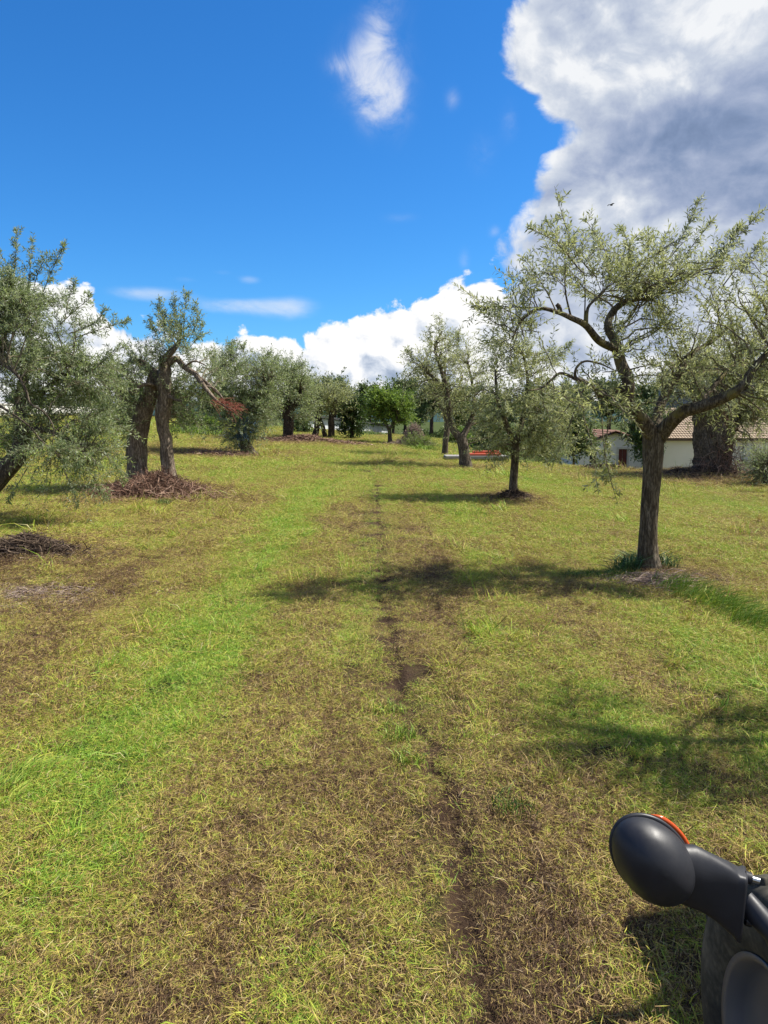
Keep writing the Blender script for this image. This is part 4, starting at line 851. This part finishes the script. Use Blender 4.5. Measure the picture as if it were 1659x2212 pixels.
for i, (u, v, h) in enumerate(((848, 1548, .13), (866, 1600, .14), (884, 1660, .13), (1096, 1760, .16), (1118, 1775, .15))):
    lb = ['short bright tuft left of the wheel rut, farthest of the three there', 'short bright tuft left of the wheel rut, middle of the three there', 'short bright tuft left of the wheel rut, nearest of the three there', 'thin upright green blades in the shade, left one of a pair', 'thin upright green blades in the shade, right one of a pair'][i]
    tuft('grass_tuft', lb, 'grass tuft', [foot(u, v)], 20 + i, GB if i < 3 else GR, (h * .5, h), 90 if i < 3 else 40, .11, .0045, .35)
# ------------------------------------------------------------------ buildings
M['plaster'] = mat('plaster', plain((0.76, 0.76, 0.75), (0.62, 0.62, 0.61), 1.2, .9, .2, .2), .9)
M['plaster_cream'] = mat('plaster_cream', plain((0.76, 0.73, 0.66), (0.62, 0.59, 0.53), 1.0, .9, .2, .2), .9)
M['trimw'] = mat('trim_stone', plain((0.62, 0.60, 0.56), None, 4), .8)
M['door'] = mat('door_paint', plain((0.13, 0.028, 0.03), (0.09, 0.02, 0.022), 4), .5)
M['darkglass'] = mat('dark_glass', plain((0.02, 0.022, 0.026), None, 3), .15, .5)
M['rtile'] = mat('red_tile', plain((0.30, 0.15, 0.10), (0.19, 0.12, 0.09), 3), .85)
M['btile'] = mat('beige_tile', plain((0.48, 0.38, 0.26), (0.30, 0.22, 0.15), 2.5), .85)
M['greyr'] = mat('grey_render', plain((0.22, 0.23, 0.26), (0.17, 0.18, 0.2), 2), .85)
M['metal'] = mat('sheet_metal', plain((0.72, 0.74, 0.76), (0.55, 0.57, 0.60), 1.5, .5, .5), .55, .4)
M['darkmetal'] = mat('dark_edge', plain((0.06, 0.06, 0.06), None, 3), .6)
M['concrete'] = mat('concrete', plain((0.34, 0.33, 0.31), (0.22, 0.21, 0.2), 3, .9, .2, .3), .9)
M['box'] = mat('meter_box', plain((0.45, 0.46, 0.47), (0.38, 0.39, 0.40), 5), .6)
HY = 56.0; k = HY / F
def HX(u): return (u - 829.5) * k * 1.0
def HZ(v): return float(at(829.5, v, HY)[2])
root = empty('farmhouse', (HX(1320), HY, -2.1)); org = np.array(root.location)
fix(root, 'low white gabled farmhouse with a maroon door and dark window', 'farmhouse')
xL, xR, zB = HX(1250), HX(1402), -2.4; zE, zA = HZ(958), HZ(934); xm = (xL + xR) / 2
mb = MB(); openings = [(HX(1273), HX(1288), HZ(1000), HZ(961)), (HX(1335), HX(1354), HZ(1014), HZ(970))]
def wallpanel(mb, x0, x1, z0, z1, y, holes, th=.3):
    xs = sorted({x0, x1, *[h for q in holes for h in q[:2]]}); zs = sorted({z0, z1, *[h for q in holes for h in q[2:]]})
    for a, b in zip(xs, xs[1:]):
        for c, d in zip(zs, zs[1:]):
            cx, cz = (a + b) / 2, (c + d) / 2
            if any(q[0] < cx < q[1] and q[2] < cz < q[3] for q in holes): continue
            mb.box(np.array([cx, y + th / 2, cz]) - org, (b - a, th, d - c))
wallpanel(mb, xL, xR, zB, zE, HY, openings)
g3 = np.array([[xL, HY, zE], [xR, HY, zE], [xm, HY, zA], [xL, HY + .3, zE], [xR, HY + .3, zE], [xm, HY + .3, zA]]) - org
mb.add(g3, [[0, 1, 2], [3, 5, 4]]); mb.box(np.array([xL + .15, HY + 3.3, (zB + zE) / 2]) - org, (.3, 6, zE - zB)); mb.box(np.array([xR - .15, HY + 3.3, (zB + zE) / 2]) - org, (.3, 6, zE - zB))
mb.build('wall', M['plaster'], root, smooth=False)
o = openings[1]; mb = MB()
for s in (0, 1):
    w = (o[1] - o[0]) / 2; cx = o[0] + w * (s + .5); m2 = MB(); m2.box(np.array([cx, HY + .12, (o[2] + o[3]) / 2]) - org, (w - .02, .05, o[3] - o[2]))
    for q in (.27, .73): m2.box(np.array([cx, HY + .09, o[2] + (o[3] - o[2]) * q]) - org, (w * .6, .03, (o[3] - o[2]) * .3))
    m2.build('door', M['door'], root, smooth=False)
def surround(o, parent, w=.13):
    mb = MB(); zt = o[3] + w / 2
    mb.box(np.array([o[0] - w / 2, HY - .02, (o[2] + o[3]) / 2]) - org, (w, .08, o[3] - o[2])); mb.box(np.array([o[1] + w / 2, HY - .02, (o[2] + o[3]) / 2]) - org, (w, .08, o[3] - o[2]))
    mb.box(np.array([(o[0] + o[1]) / 2, HY - .024, zt]) - org, (o[1] - o[0] + 2 * w, .09, w)); return mb.build('surround', M['trimw'], parent, smooth=False)
surround(openings[1], root)
o = openings[0]; mb = MB(); mb.box(np.array([(o[0] + o[1]) / 2, HY + .15, (o[2] + o[3]) / 2]) - org, (o[1] - o[0], .03, o[3] - o[2])); wn = mb.build('window', M['darkglass'], root, smooth=False)
mb = MB(); mb.box(np.array([(o[0] + o[1]) / 2, HY + .11, (o[2] + o[3]) / 2]) - org, (.05, .04, o[3] - o[2])); mb.box(np.array([(o[0] + o[1]) / 2, HY + .11, (o[2] + o[3]) / 2 + .1]) - org, (o[1] - o[0], .035, .05)); mb.build('window_bars', M['darkmetal'], wn, smooth=False)
def tiled(name, root, A, B, C, D_, m, rows, cols, org):
    """tiles laid on the slope A-B (eave) to D-C (ridge): barrel tiles as half tubes"""
    A, B, C, D_ = (np.array(p, float) - org for p in (A, B, C, D_)); nrm = norm(np.cross(B - A, D_ - A)); nrm *= np.sign(nrm[2])
    mb = MB(); th = np.linspace(0, math.pi, 5)
    for j in range(rows):
        for i in range(cols):
            f0, f1 = j / rows, (j + 1.12) / rows; e = (i + .5) / cols; r_ = np.linalg.norm(B - A) / cols * .52
            p0 = (A + (B - A) * e) * (1 - f0) + (D_ + (C - D_) * e) * f0; p1 = (A + (B - A) * e) * (1 - f1) + (D_ + (C - D_) * e) * f1; ax = norm(B - A)
            V = np.concatenate([p0 + ax * r_ * np.cos(th)[:, None] + nrm * (r_ * .6 * np.sin(th) + .03)[:, None], p1 + ax * r_ * .85 * np.cos(th)[:, None] + nrm * (r_ * .5 * np.sin(th) + .0)[:, None]])
            mb.add(V, [[q, q + 1, q + 6, q + 5] for q in range(4)], np.full(4, hashv(i, j, 3)))
    mb.add(np.array([A, B, C, D_]) - nrm * .03, [[0, 1, 2, 3]]); V = np.array([A, B, C, D_]) - nrm * .14; mb.add(V, [[3, 2, 1, 0]])
    q = mb.build(name, m, root, smooth=False); return q
ov = .35
tiled('roof', root, (xL - ov, HY - .3, zE - .12), (xL - ov, HY + 6.3, zE - .12), (xm, HY + 6.3, zA + .1), (xm, HY - .3, zA + .1), M['rtile'], 8, 22, org)
tiled('roof', root, (xR + ov, HY - .3, zE - .12), (xR + ov, HY + 6.3, zE - .12), (xm, HY + 6.3, zA + .1), (xm, HY - .3, zA + .1), M['rtile'], 8, 22, org)
# long cream wing to the right, set back a little
root = empty('farmhouse', (HX(1540), HY - 2, -2.1)); org = np.array(root.location)
fix(root, 'long cream farm building with beige tiled roof and grey meter box', 'farm building')
HY2 = HY - 2; k2 = HY2 / F; X2 = lambda u: (u - 829.5) * k2; Z2 = lambda v: float(at(829.5, v, HY2)[2])
mb = MB(); y0 = HY2; HYs = HY; 
HY = HY2
op2 = (X2(1503), X2(1524), Z2(1018), Z2(966))
wallpanel(mb, X2(1432), X2(1780), -2.5, Z2(946), HY2, [op2]); mb.box(np.array([X2(1432) + .15, HY2 + 3.8, (-2.5 + Z2(946)) / 2]) - org, (.3, 7, Z2(946) + 2.5)); mb.build('wall', M['plaster_cream'], root, smooth=False)
mb = MB(); mb.box(np.array([(op2[0] + op2[1]) / 2, HY2 + .15, (op2[2] + op2[3]) / 2]) - org, (op2[1] - op2[0], .05, op2[3] - op2[2])); mb.build('door', M['door'], root, smooth=False); surround(op2, root, .14)
tiled('roof', root, (X2(1424), HY2 - .4, Z2(948)), (X2(1790), HY2 - .4, Z2(948)), (X2(1790), HY2 + 5, Z2(880)), (X2(1424), HY2 + 5, Z2(880)), M['btile'], 14, 60, org)
mb = MB(); mb.box(np.array([X2(1612), HY2 - .12, Z2(982)]) - org, (.62, .24, 1.25), bev=.02); bx_ = mb.build('meter_box', M['box'], root, smooth=False)
mb = MB(); mb.box(np.array([X2(1612), HY2 - .25, Z2(975)]) - org, (.4, .02, .4)); mb.build('hatch', M['trimw'], bx_, smooth=False)
mb = MB(); tubes(mb, np.array([[[X2(1610), HY2 - .1, z] for z in np.linspace(Z2(964), Z2(948), 4)]]) - org, np.full((1, 4), .09), 8); mb.build('conduit', M['trimw'], root)
HY = HYs
# taller grey building behind
Y3 = 78.0; k3 = Y3 / F; X3 = lambda u: (u - 829.5) * k3; Z3 = lambda v: float(at(829.5, v, Y3)[2])
root = empty('grey_house', (X3(1560), Y3, -2)); org = np.array(root.location); fix(root, 'taller grey rendered house behind the long cream building, glimpsed through branches', 'house')
HYt = HY; HY = Y3; mb = MB(); w3 = [(X3(1530), X3(1550), Z3(870), Z3(835)), (X3(1600), X3(1620), Z3(870), Z3(835))]
wallpanel(mb, X3(1470), X3(1680), -2.5, Z3(808), Y3, w3); mb.box(np.array([X3(1470) + .15, Y3 + 3.8, (-2.5 + Z3(808)) / 2]) - org, (.3, 7, Z3(808) + 2.5)); mb.build('wall', M['greyr'], root, smooth=False)
for q in w3:
    mb = MB(); mb.box(np.array([(q[0] + q[1]) / 2, Y3 + .15, (q[2] + q[3]) / 2]) - org, (q[1] - q[0], .04, q[3] - q[2])); mb.build('window', M['darkglass'], root, smooth=False)
tiled('roof', root, (X3(1462), Y3 - .4, Z3(810)), (X3(1690), Y3 - .4, Z3(810)), (X3(1690), Y3 + 5, Z3(775)), (X3(1462), Y3 + 5, Z3(775)), M['rtile'], 8, 34, org)
HY = HYt
# long pale shed behind the three-stemmed tree
A = at(648, 899, 62); B = at(842, 922, 84); A0 = A.copy(); B0 = B.copy(); A0[2] = -1; B0[2] = -1.6
root = empty('shed', (float(A[0]), float(A[1]), -1)); org = np.array(root.location); fix(root, 'long low shed of pale grey sheets with a dark sloping roof edge', 'shed')
n = 12; ax = (B - A) / n; nv = norm(np.cross(norm(B0 - A0), np.array([0, 0, 1.])))
if nv[1] > 0: nv = -nv
for i in range(n):
    mb = MB(); w = 8; P0 = A + ax * i; P1 = A + ax * (i + .985); xs = np.linspace(0, 1, 2 * w + 1); V = []
    for q, e in enumerate(xs):
        pt = P0 + (P1 - P0) * e; off_ = nv * (.04 if q % 2 else 0.0); V += [pt + off_, np.array([pt[0], pt[1], -2.2]) + off_]
    mb.add(np.array(V) - org, [[2 * q, 2 * q + 1, 2 * q + 3, 2 * q + 2] for q in range(2 * w)], None); mb.build('wall_sheet', M['metal'], root, smooth=False)
def beam(mb, p, q, w, h, org):
    d = norm(q - p); s = norm(np.cross(d, [0, 0, 1])); u = np.cross(s, d); R = np.stack([s, d, u], 1); mb.box((p + q) / 2 - org, (w, np.linalg.norm(q - p), h), R)
mb = MB(); bk = -nv * 4; beam(mb, A + nv * .1 + [0, 0, .12] + bk / 2 * 1.0, B + nv * .1 + [0, 0, .12] + bk / 2, 4.6, .16, org); mb.build('roof', M['darkmetal'], root, smooth=False)
mb = MB(); beam(mb, A * [1, 1, 0] + nv * .08 + [0, 0, A[2] - 1.15], B * [1, 1, 0] + nv * .08 + [0, 0, B[2] - .9], .1, .09, org); mb.build('rail', M['trimw'], root, smooth=False)
# white boundary wall on the left
A = at(-40, 872, 46); B = at(228, 884, 56)
root = empty('white_wall', (float(A[0]), float(A[1]), float(ground(A[0], A[1])))); org = np.array(root.location)
mb = MB(); beam(mb, A - [0, 0, .75], B - [0, 0, .75], .25, 1.5, org); mb.build('wall', mat('whitewash', plain((0.78, 0.77, 0.74), (0.6, 0.59, 0.56), 1.5, .9, .2, .2), .9), root, smooth=False)
mb = MB(); beam(mb, A + [0, 0, .035], B + [0, 0, .035], .34, .07, org); mb.build('coping', M['trimw'], root, smooth=False)
fix(root, 'low whitewashed boundary wall seen through the left olive tree', 'wall')
# grey concrete slab on blocks, with orange pipes lying on it
def slab():
    p = foot(965, 996); q = foot(1095, 1001); Y = (p[1] + q[1]) / 2; x0, x1 = p[0], q[0] * 1.0; zt = float(at(1030, 985, Y)[2])
    root = empty('concrete_slab', ((x0 + x1) / 2, Y, zt - .4)); org = np.array(root.location); fix(root, 'low grey concrete slab resting on dark blocks behind the leaning olive', 'slab')
    mb = MB(); mb.box(np.array([(x0 + x1) / 2, Y + .6, zt - .06]) - org, (x1 - x0, 1.3, .12), bev=.015); mb.build('slab_top', M['concrete'], root, smooth=False)
    for i in range(7):
        mb = MB(); xx = x0 + .3 + (x1 - x0 - .6) * i / 6; mb.box(np.array([xx, Y + .5, zt - .32]) - org, (.25, .8, .4), bev=.01); mb.build('block', M['concrete'], root, smooth=False)
    mo = mat('orange_plastic', plain((0.55, 0.10, 0.045), (0.42, 0.08, 0.04), 6, .5, .4), .4, .5)
    l0, l1 = at(1014, 978, Y)[0], at(1083, 978, Y)[0]
    names = ['front orange pipe of the bundle on the slab', 'middle orange pipe of the bundle on the slab', 'rear orange pipe of the bundle on the slab', 'orange pipe lying on top of the other three on the slab']
    for i, (dy, dz, a) in enumerate(((.12, 0, .02), (.27, 0, -.03), (.42, 0, .05), (.22, .1, .06))):
        mb = MB(); xs = np.linspace(l0 + .05 * i, l1 - .07 * (i % 2), 12); Pp = np.stack([xs, Y + dy + a * (xs - l0), zt + .06 + dz + .0 * xs], -1)
        T_, A_, B_ = frames(Pp); th = np.arange(12) * math.pi / 6
        for rr, fl in ((.055, 1), (.047, -1)):
            V = Pp[:, None] + (A_[:, None] * np.cos(th)[None, :, None] + B_[:, None] * np.sin(th)[None, :, None]) * rr; idx = np.arange(144).reshape(12, 12); nx = np.roll(idx, -1, 1)
            Fq = np.stack([idx[:-1], nx[:-1], nx[1:], idx[1:]], -1).reshape(-1, 4); mb.add(V.reshape(-1, 3) - Pp[0], Fq[:, ::fl])
        o_ = mb.build('pipe', mo); o_.location = Pp[0]; fix(o_, names[i], 'pipe', 'orange pipes on the slab')
slab()
# dark blue netting caught in the low olive
def netting():
    c = at(522, 925, D7 - 1.0); rng = np.random.default_rng(3); n = 110; P = c + rng.normal(0, 1, (n, 1, 3)) * np.array([.26, .1, .26]); D = norm(rng.normal(0, 1, (n, 1, 3)) + [0, 0, -1.])
    P = P + D * rng.uniform(.1, .4, (n, 1, 1)) * np.linspace(0, 1, 5)[None, :, None] + rng.normal(0, .03, (n, 5, 3)); mb = MB(); tubes(mb, P - c, np.full((n, 5), .008), 3)
    o = mb.build('netting', mat('blue_net', plain((0.045, 0.10, 0.18), (0.03, 0.07, 0.12), 5), .7)); o.location = c; fix(o, 'tangle of dark blue netting in front of the low-hanging olive', 'netting', kind='stuff')
netting()

# ------------------------------------------------------------------ tractor at the right edge
def tractor():
    root = empty('tractor', (1.96, 2.1, float(ground(1.96, 2.1)))); org = np.array(root.location)
    fix(root, 'tractor at the lower right corner, its black mirror and dusty tyre in view', 'tractor')
    blk = mat('black_plastic', lambda g, b: (g.t.links.new(g.mix(g.noise(objpos(g), 30, 4, .6), (0.011, 0.012, 0.016), (0.024, 0.025, 0.031)).o, b.inputs['Base Color']), bump(g, b, g.noise(objpos(g), 900, 2, .5), .12, .0006), g.put(b.inputs['Roughness'], g.lin(g.noise(objpos(g), 22, 5, .6), .35, .7, .36, .62))), .5, .4)
    chrome = mat('zinc_bolt', plain((0.55, 0.58, 0.60), None, 20, .3, .5, 0, 1.0), .3, .5)
    orange = mat('orange_reflector', plain((0.62, 0.09, 0.012), None, 20, .25), .22, .5)
    rub = mat('dusty_rubber', lambda g, b: g.t.links.new(g.ramp(g.noise(objpos(g), 7, 6, .62) * .75 + g.noise(objpos(g), 60, 4, .6) * .25, [(.34, (0.016, 0.016, 0.015)), (.50, (0.050, 0.047, 0.037)), (.66, (0.125, 0.112, 0.085))]).o, b.inputs['Base Color']), .9, .2)
    paint = mat('rim_paint', plain((0.11, 0.11, 0.12), (0.07, 0.07, 0.075), 6), .45, .5)
    body = mat('hood_paint', plain((0.25, 0.05, 0.03), None, 4), .35, .5)
    Dm = 1.25; s = Dm / F * 0.95
    def C(u, v, d=0): return EYE + ray(u, v) * (Dm + d) - org
    # mirror shell: an egg with its long axis down to the right
    a = math.radians(-50); e1 = RT * math.cos(a) + UP * math.sin(a); e2 = -RT * math.sin(a) + UP * math.cos(a); e3 = -FW
    cen = C(1408, 1857); nu, nv_ = 48, 24; V = []
    for i in range(nv_ + 1):
        ph = math.pi * i / nv_
        for j in range(nu):
            t = 2 * math.pi * j / nu; c1 = math.cos(t) * math.sin(ph); c2 = math.sin(t) * math.sin(ph); c3 = math.cos(ph)
            zz = c3 * (.058 if c3 > 0 else .022); egg = 1 + .06 * c1
            V.append(cen + e1 * (c1 * 110 * s) + e2 * (c2 * 79 * s * egg) + e3 * zz)
    V = np.array(V); idx = np.arange((nv_ + 1) * nu).reshape(nv_ + 1, nu); nx = np.roll(idx, -1, 1)
    mb = MB(); mb.add(V, np.stack([idx[:-1], idx[1:], nx[1:], nx[:-1]], -1).reshape(-1, 4)); sh = mb.build('mirror_shell', blk, root)
    # dark rim behind the shell
    def ring(c, r1, r2, rad, t0, t1, n, m_, name, par, closed=False, flat=1.0):
        t = np.linspace(t0, t1, n); P = c + e1 * (np.cos(t) * r1)[:, None] + e2 * (np.sin(t) * r2)[:, None]; rr = np.full(n, rad)
        if not closed: rr = rad * np.clip(np.sin(np.linspace(0, math.pi, n)) * 2.2, .12, 1)
        mb = MB(); T_, A_, B_ = frames(P); th = np.arange(10) * 2 * math.pi / 10
        V = P[:, None] + (A_[:, None] * np.cos(th)[None, :, None] + B_[:, None] * np.sin(th)[None, :, None]) * rr[:, None, None]; i_ = np.arange(n * 10).reshape(n, 10); nx = np.roll(i_, -1, 1)
        mb.add(V.reshape(-1, 3), np.stack([i_[:-1], nx[:-1], nx[1:], i_[1:]], -1).reshape(-1, 4)); return mb.build(name, m_, par)
    ring(cen - e3 * .008 + e2 * 2 * s, 106 * s, 76 * s, .0045, 0, 2 * math.pi + .01, 60, blk, 'rim', sh, True)
    ring(cen - e3 * .016 + e2 * 8 * s + e1 * 6 * s, 106 * s, 80 * s, .0045, math.radians(35), math.radians(135), 40, orange, 'reflector', sh)
    mb = MB(); t = np.linspace(0, 2 * math.pi, 40, endpoint=False); V = np.concatenate([[cen - e3 * .026], cen - e3 * .026 + e1 * (np.cos(t) * 100 * s)[:, None] + e2 * (np.sin(t) * 71 * s)[:, None]])
    mb.add(V, [[0, 1 + (i + 1) % 40, 1 + i] for i in range(40)]); mb.build('mirror_glass', mat('mirror_glass', plain((.8, .8, .8), None, 5, .05, .5, 0, 1.0), .04, .5), root)
    # neck, lofted from the shell to a square flange
    secs = [((1446, 1870), 56, 40, 2.0), ((1473, 1883), 68, 40, 2.0), ((1505, 1898), 67, 37, 2.1), ((1530, 1908), 65, 34, 2.6), ((1556, 1922), 66, 33, 3.5), ((1578, 1938), 69, 34, 5), ((1590, 1947), 72, 36, 6), ((1598, 1951), 76, 41, 8), ((1605, 1953), 76, 41, 8), ((1605, 1953), 4, 4, 2)]
    rings = []; n = 36; th = np.linspace(0, 2 * math.pi, n, endpoint=False); ax = norm(C(1606, 1956) - C(1455, 1868)); 
    for i, ((u, v), ha, hb, ex) in enumerate(secs):
        c = C(u, v, .006 * (i / 8)); k_ = min(1, i / 6); tx = norm(ax * (1 - k_) + (RT * .95 + UP * -.1 - FW * .35) * k_); u_ = norm(UP - tx * (UP @ tx)); w_ = np.cross(tx, u_)
        cs = np.sign(np.cos(th)) * np.abs(np.cos(th)) ** (2 / ex); sn = np.sign(np.sin(th)) * np.abs(np.sin(th)) ** (2 / ex)
        rings.append(c + u_ * (cs * ha * s)[:, None] + w_ * (sn * hb * s)[:, None])
    V = np.concatenate(rings); idx = np.arange(len(secs) * n).reshape(len(secs), n); nx = np.roll(idx, -1, 1); mb = MB(); mb.add(V, np.stack([idx[:-1], nx[:-1], nx[1:], idx[1:]], -1).reshape(-1, 4)); nk = mb.build('mirror_neck', blk, root)
    # screw boss where the neck meets the shell
    mb = MB(); tubes(mb, np.array([np.linspace(C(1480, 1872, -.024), C(1486, 1900, -.030), 5)]), np.array([[.003, .007, .008, .007, .003]]), 14); mb.build('screw_boss', blk, nk)
    # arm
    arm0 = C(1606, 1945, .01); arm1 = C(1672, 2010, -.02); arm2 = C(1790, 2100, -.05); arm3 = np.array([1.84, 2.0, 1.02]) - org
    Pm, Rm = resample([arm0, arm1, arm2, arm3], [.019, .0195, .02, .02], 26); mb = MB(); tubes(mb, Pm[None], Rm[None], 20); mb.build('mirror_arm', blk, root)
    for (u, v, nm) in ((1617, 1893, 'bolt'), (1618, 1985, 'bolt')):
        mb = MB(); p = C(u - 8, v + 1); q = p + norm(RT * .9 - UP * .2 - FW * .2) * .022; tubes(mb, np.array([np.linspace(p, q, 4)]), np.full((1, 4), .0052), 8); mb.build(nm, chrome, nk)
        mb = MB(); tubes(mb, np.array([np.linspace(p, p + (q - p) * .45, 3)]), np.full((1, 3), .0095), 6); mb.build('nut', blk, nk)
    # front wheels, axle along x
    def wheel(cx, cy, R, W, nm='wheel'):
        gz = float(ground_smooth(cx, cy)); c = np.array([cx, cy, gz + R - .01]) - org; wr = empty(nm, c); wr.parent = root
        prof = [(-.42, .60), (-.47, .64), (-.50, .74), (-.49, .86), (-.44, .955), (-.36, .985), (0, 1.0), (.36, .985), (.44, .955), (.49, .86), (.50, .74), (.47, .64), (.42, .60)]
        n = 64; th = np.linspace(0, 2 * math.pi, n, endpoint=False); V = np.array([[x * W, R * r * math.cos(t), R * r * math.sin(t)] for x, r in prof for t in th]); m_ = len(prof); idx = np.arange(m_ * n).reshape(m_, n); nx = np.roll(idx, -1, 1)
        mb = MB(); mb.add(V, np.stack([idx[:-1], idx[1:], nx[1:], nx[:-1]], -1).reshape(-1, 4)); ty = mb.build('tyre', rub, wr)
        lug = MB()
        for i in range(22):
            for sgn in (-1, 1):
                t = 2 * math.pi * (i + (.5 if sgn > 0 else 0)) / 22; d = np.array([0, math.cos(t), math.sin(t)]); tg = np.array([0, -math.sin(t), math.cos(t)]); x_ = np.array([1., 0, 0]); ax_ = norm(x_ * sgn + tg * .55); Rm_ = np.stack([ax_, np.cross(d, ax_), d], 1)
                lug.box(x_ * sgn * W * .21 + d * (R * .985), (W * .36, .045, .035), Rm_, bev=.006)
        lug.build('tread_lugs', rub, ty)['kind'] = 'stuff'
        prof = [(-.42, .60), (-.46, .61), (-.44, .57), (-.30, .53), (-.22, .50), (-.20, .34), (-.24, .22), (-.26, .10), (-.27, .0)]
        V = np.array([[x * W, R * r * math.cos(t), R * r * math.sin(t)] for x, r in prof for t in th]); m_ = len(prof); idx = np.arange(m_ * n).reshape(m_, n); nx = np.roll(idx, -1, 1)
        mb = MB(); mb.add(V, np.stack([idx[:-1], idx[1:], nx[1:], nx[:-1]], -1).reshape(-1, 4)); mb.build('rim', paint, wr)
        return wr
    wheel(1.035, 1.66, .43, .25); wheel(2.87, 1.66, .43, .25); wheel(1.90, 2.72, .32, .17); wheel(2.42, 2.72, .32, .17)
    def bx(nm, c, sz, m_, bev=.03):
        mb = MB(); mb.box(np.array(c) - org, sz, bev=bev); return mb.build(nm, m_, root, smooth=False)
    bx('bonnet', (2.10, 2.42, 1.06), (.46, 1.25, .56), body, .08); bx('grille', (2.12, 3.04, .96), (.36, .03, .32), blk, .01); bx('chassis', (2.14, 2.1, .55), (.26, 1.8, .28), blk)
    bx('rear_axle', (1.95, 1.66, .43), (1.6, .14, .14), blk, .02); bx('front_axle', (2.14, 2.72, .32), (.4, .1, .1), blk, .02)
    bx('seat', (1.96, 1.35, .98), (.5, .5, .12), blk, .04); bx('backrest', (1.96, 1.08, 1.24), (.48, .1, .45), blk, .04); bx('footplate', (1.96, 1.75, .62), (.9, .5, .04), blk, .01)
    bx('mirror_bracket', (1.86, 2.0, 1.02), (.08, .12, .1), blk, .01)
    mb = MB(); t = np.linspace(0, 2 * math.pi, 30); P = np.array([1.96, 1.82, 1.34]) + np.stack([.19 * np.cos(t), .08 * np.sin(t), .17 * np.sin(t)], -1) - org; tubes(mb, P[None], np.full((1, 30), .015), 8); mb.build('steering_wheel', blk, root)
    mb = MB(); tubes(mb, np.array([np.linspace([1.96, 1.82, 1.34], [1.96, 2.1, 1.1], 4)]) - org, np.full((1, 4), .02), 8); mb.build('steering_column', blk, root)
    mb = MB(); tubes(mb, np.array([np.linspace([2.0, 2.6, 1.15], [2.0, 2.6, 1.8], 6)]) - org, np.array([[.05, .05, .05, .028, .028, .028]]), 12); mb.build('exhaust', blk, root)
tractor()
# ------------------------------------------------------------------ a bird
def bird():
    c = at(1320, 443, 45.0); mb = MB(); R = [0, .03, .045, .035, .012, 0]; P = np.array([[np.linspace(-.12, .14, 6)[i], 0, .01 * math.sin(i)] for i in range(6)]); tubes(mb, P[None], np.array([R]) + .002, 8)
    root = empty('bird', c, .5); fix(root, 'tiny dark bird in flight before the big grey cloud', 'bird'); dk = mat('bird_dark', plain((.03, .03, .03)), .8); mb.build('body', dk, root)
    for s_ in (-1, 1):
        mb = MB(); V = []
        for i, (y, z, w) in enumerate(((0, 0, .07), (.10, .05, .08), (.2, .06, .05), (.3, .02, .01))): V += [[w, y * s_, z + .004], [-w * .7, y * s_, z + .004], [-w * .7, y * s_, z - .004], [w, y * s_, z - .004]]
        idx = np.arange(16).reshape(4, 4); nx = np.roll(idx, -1, 1); mb.add(V, np.stack([idx[:-1], nx[:-1], nx[1:], idx[1:]], -1).reshape(-1, 4)); mb.build('wing', dk, root)
bird()
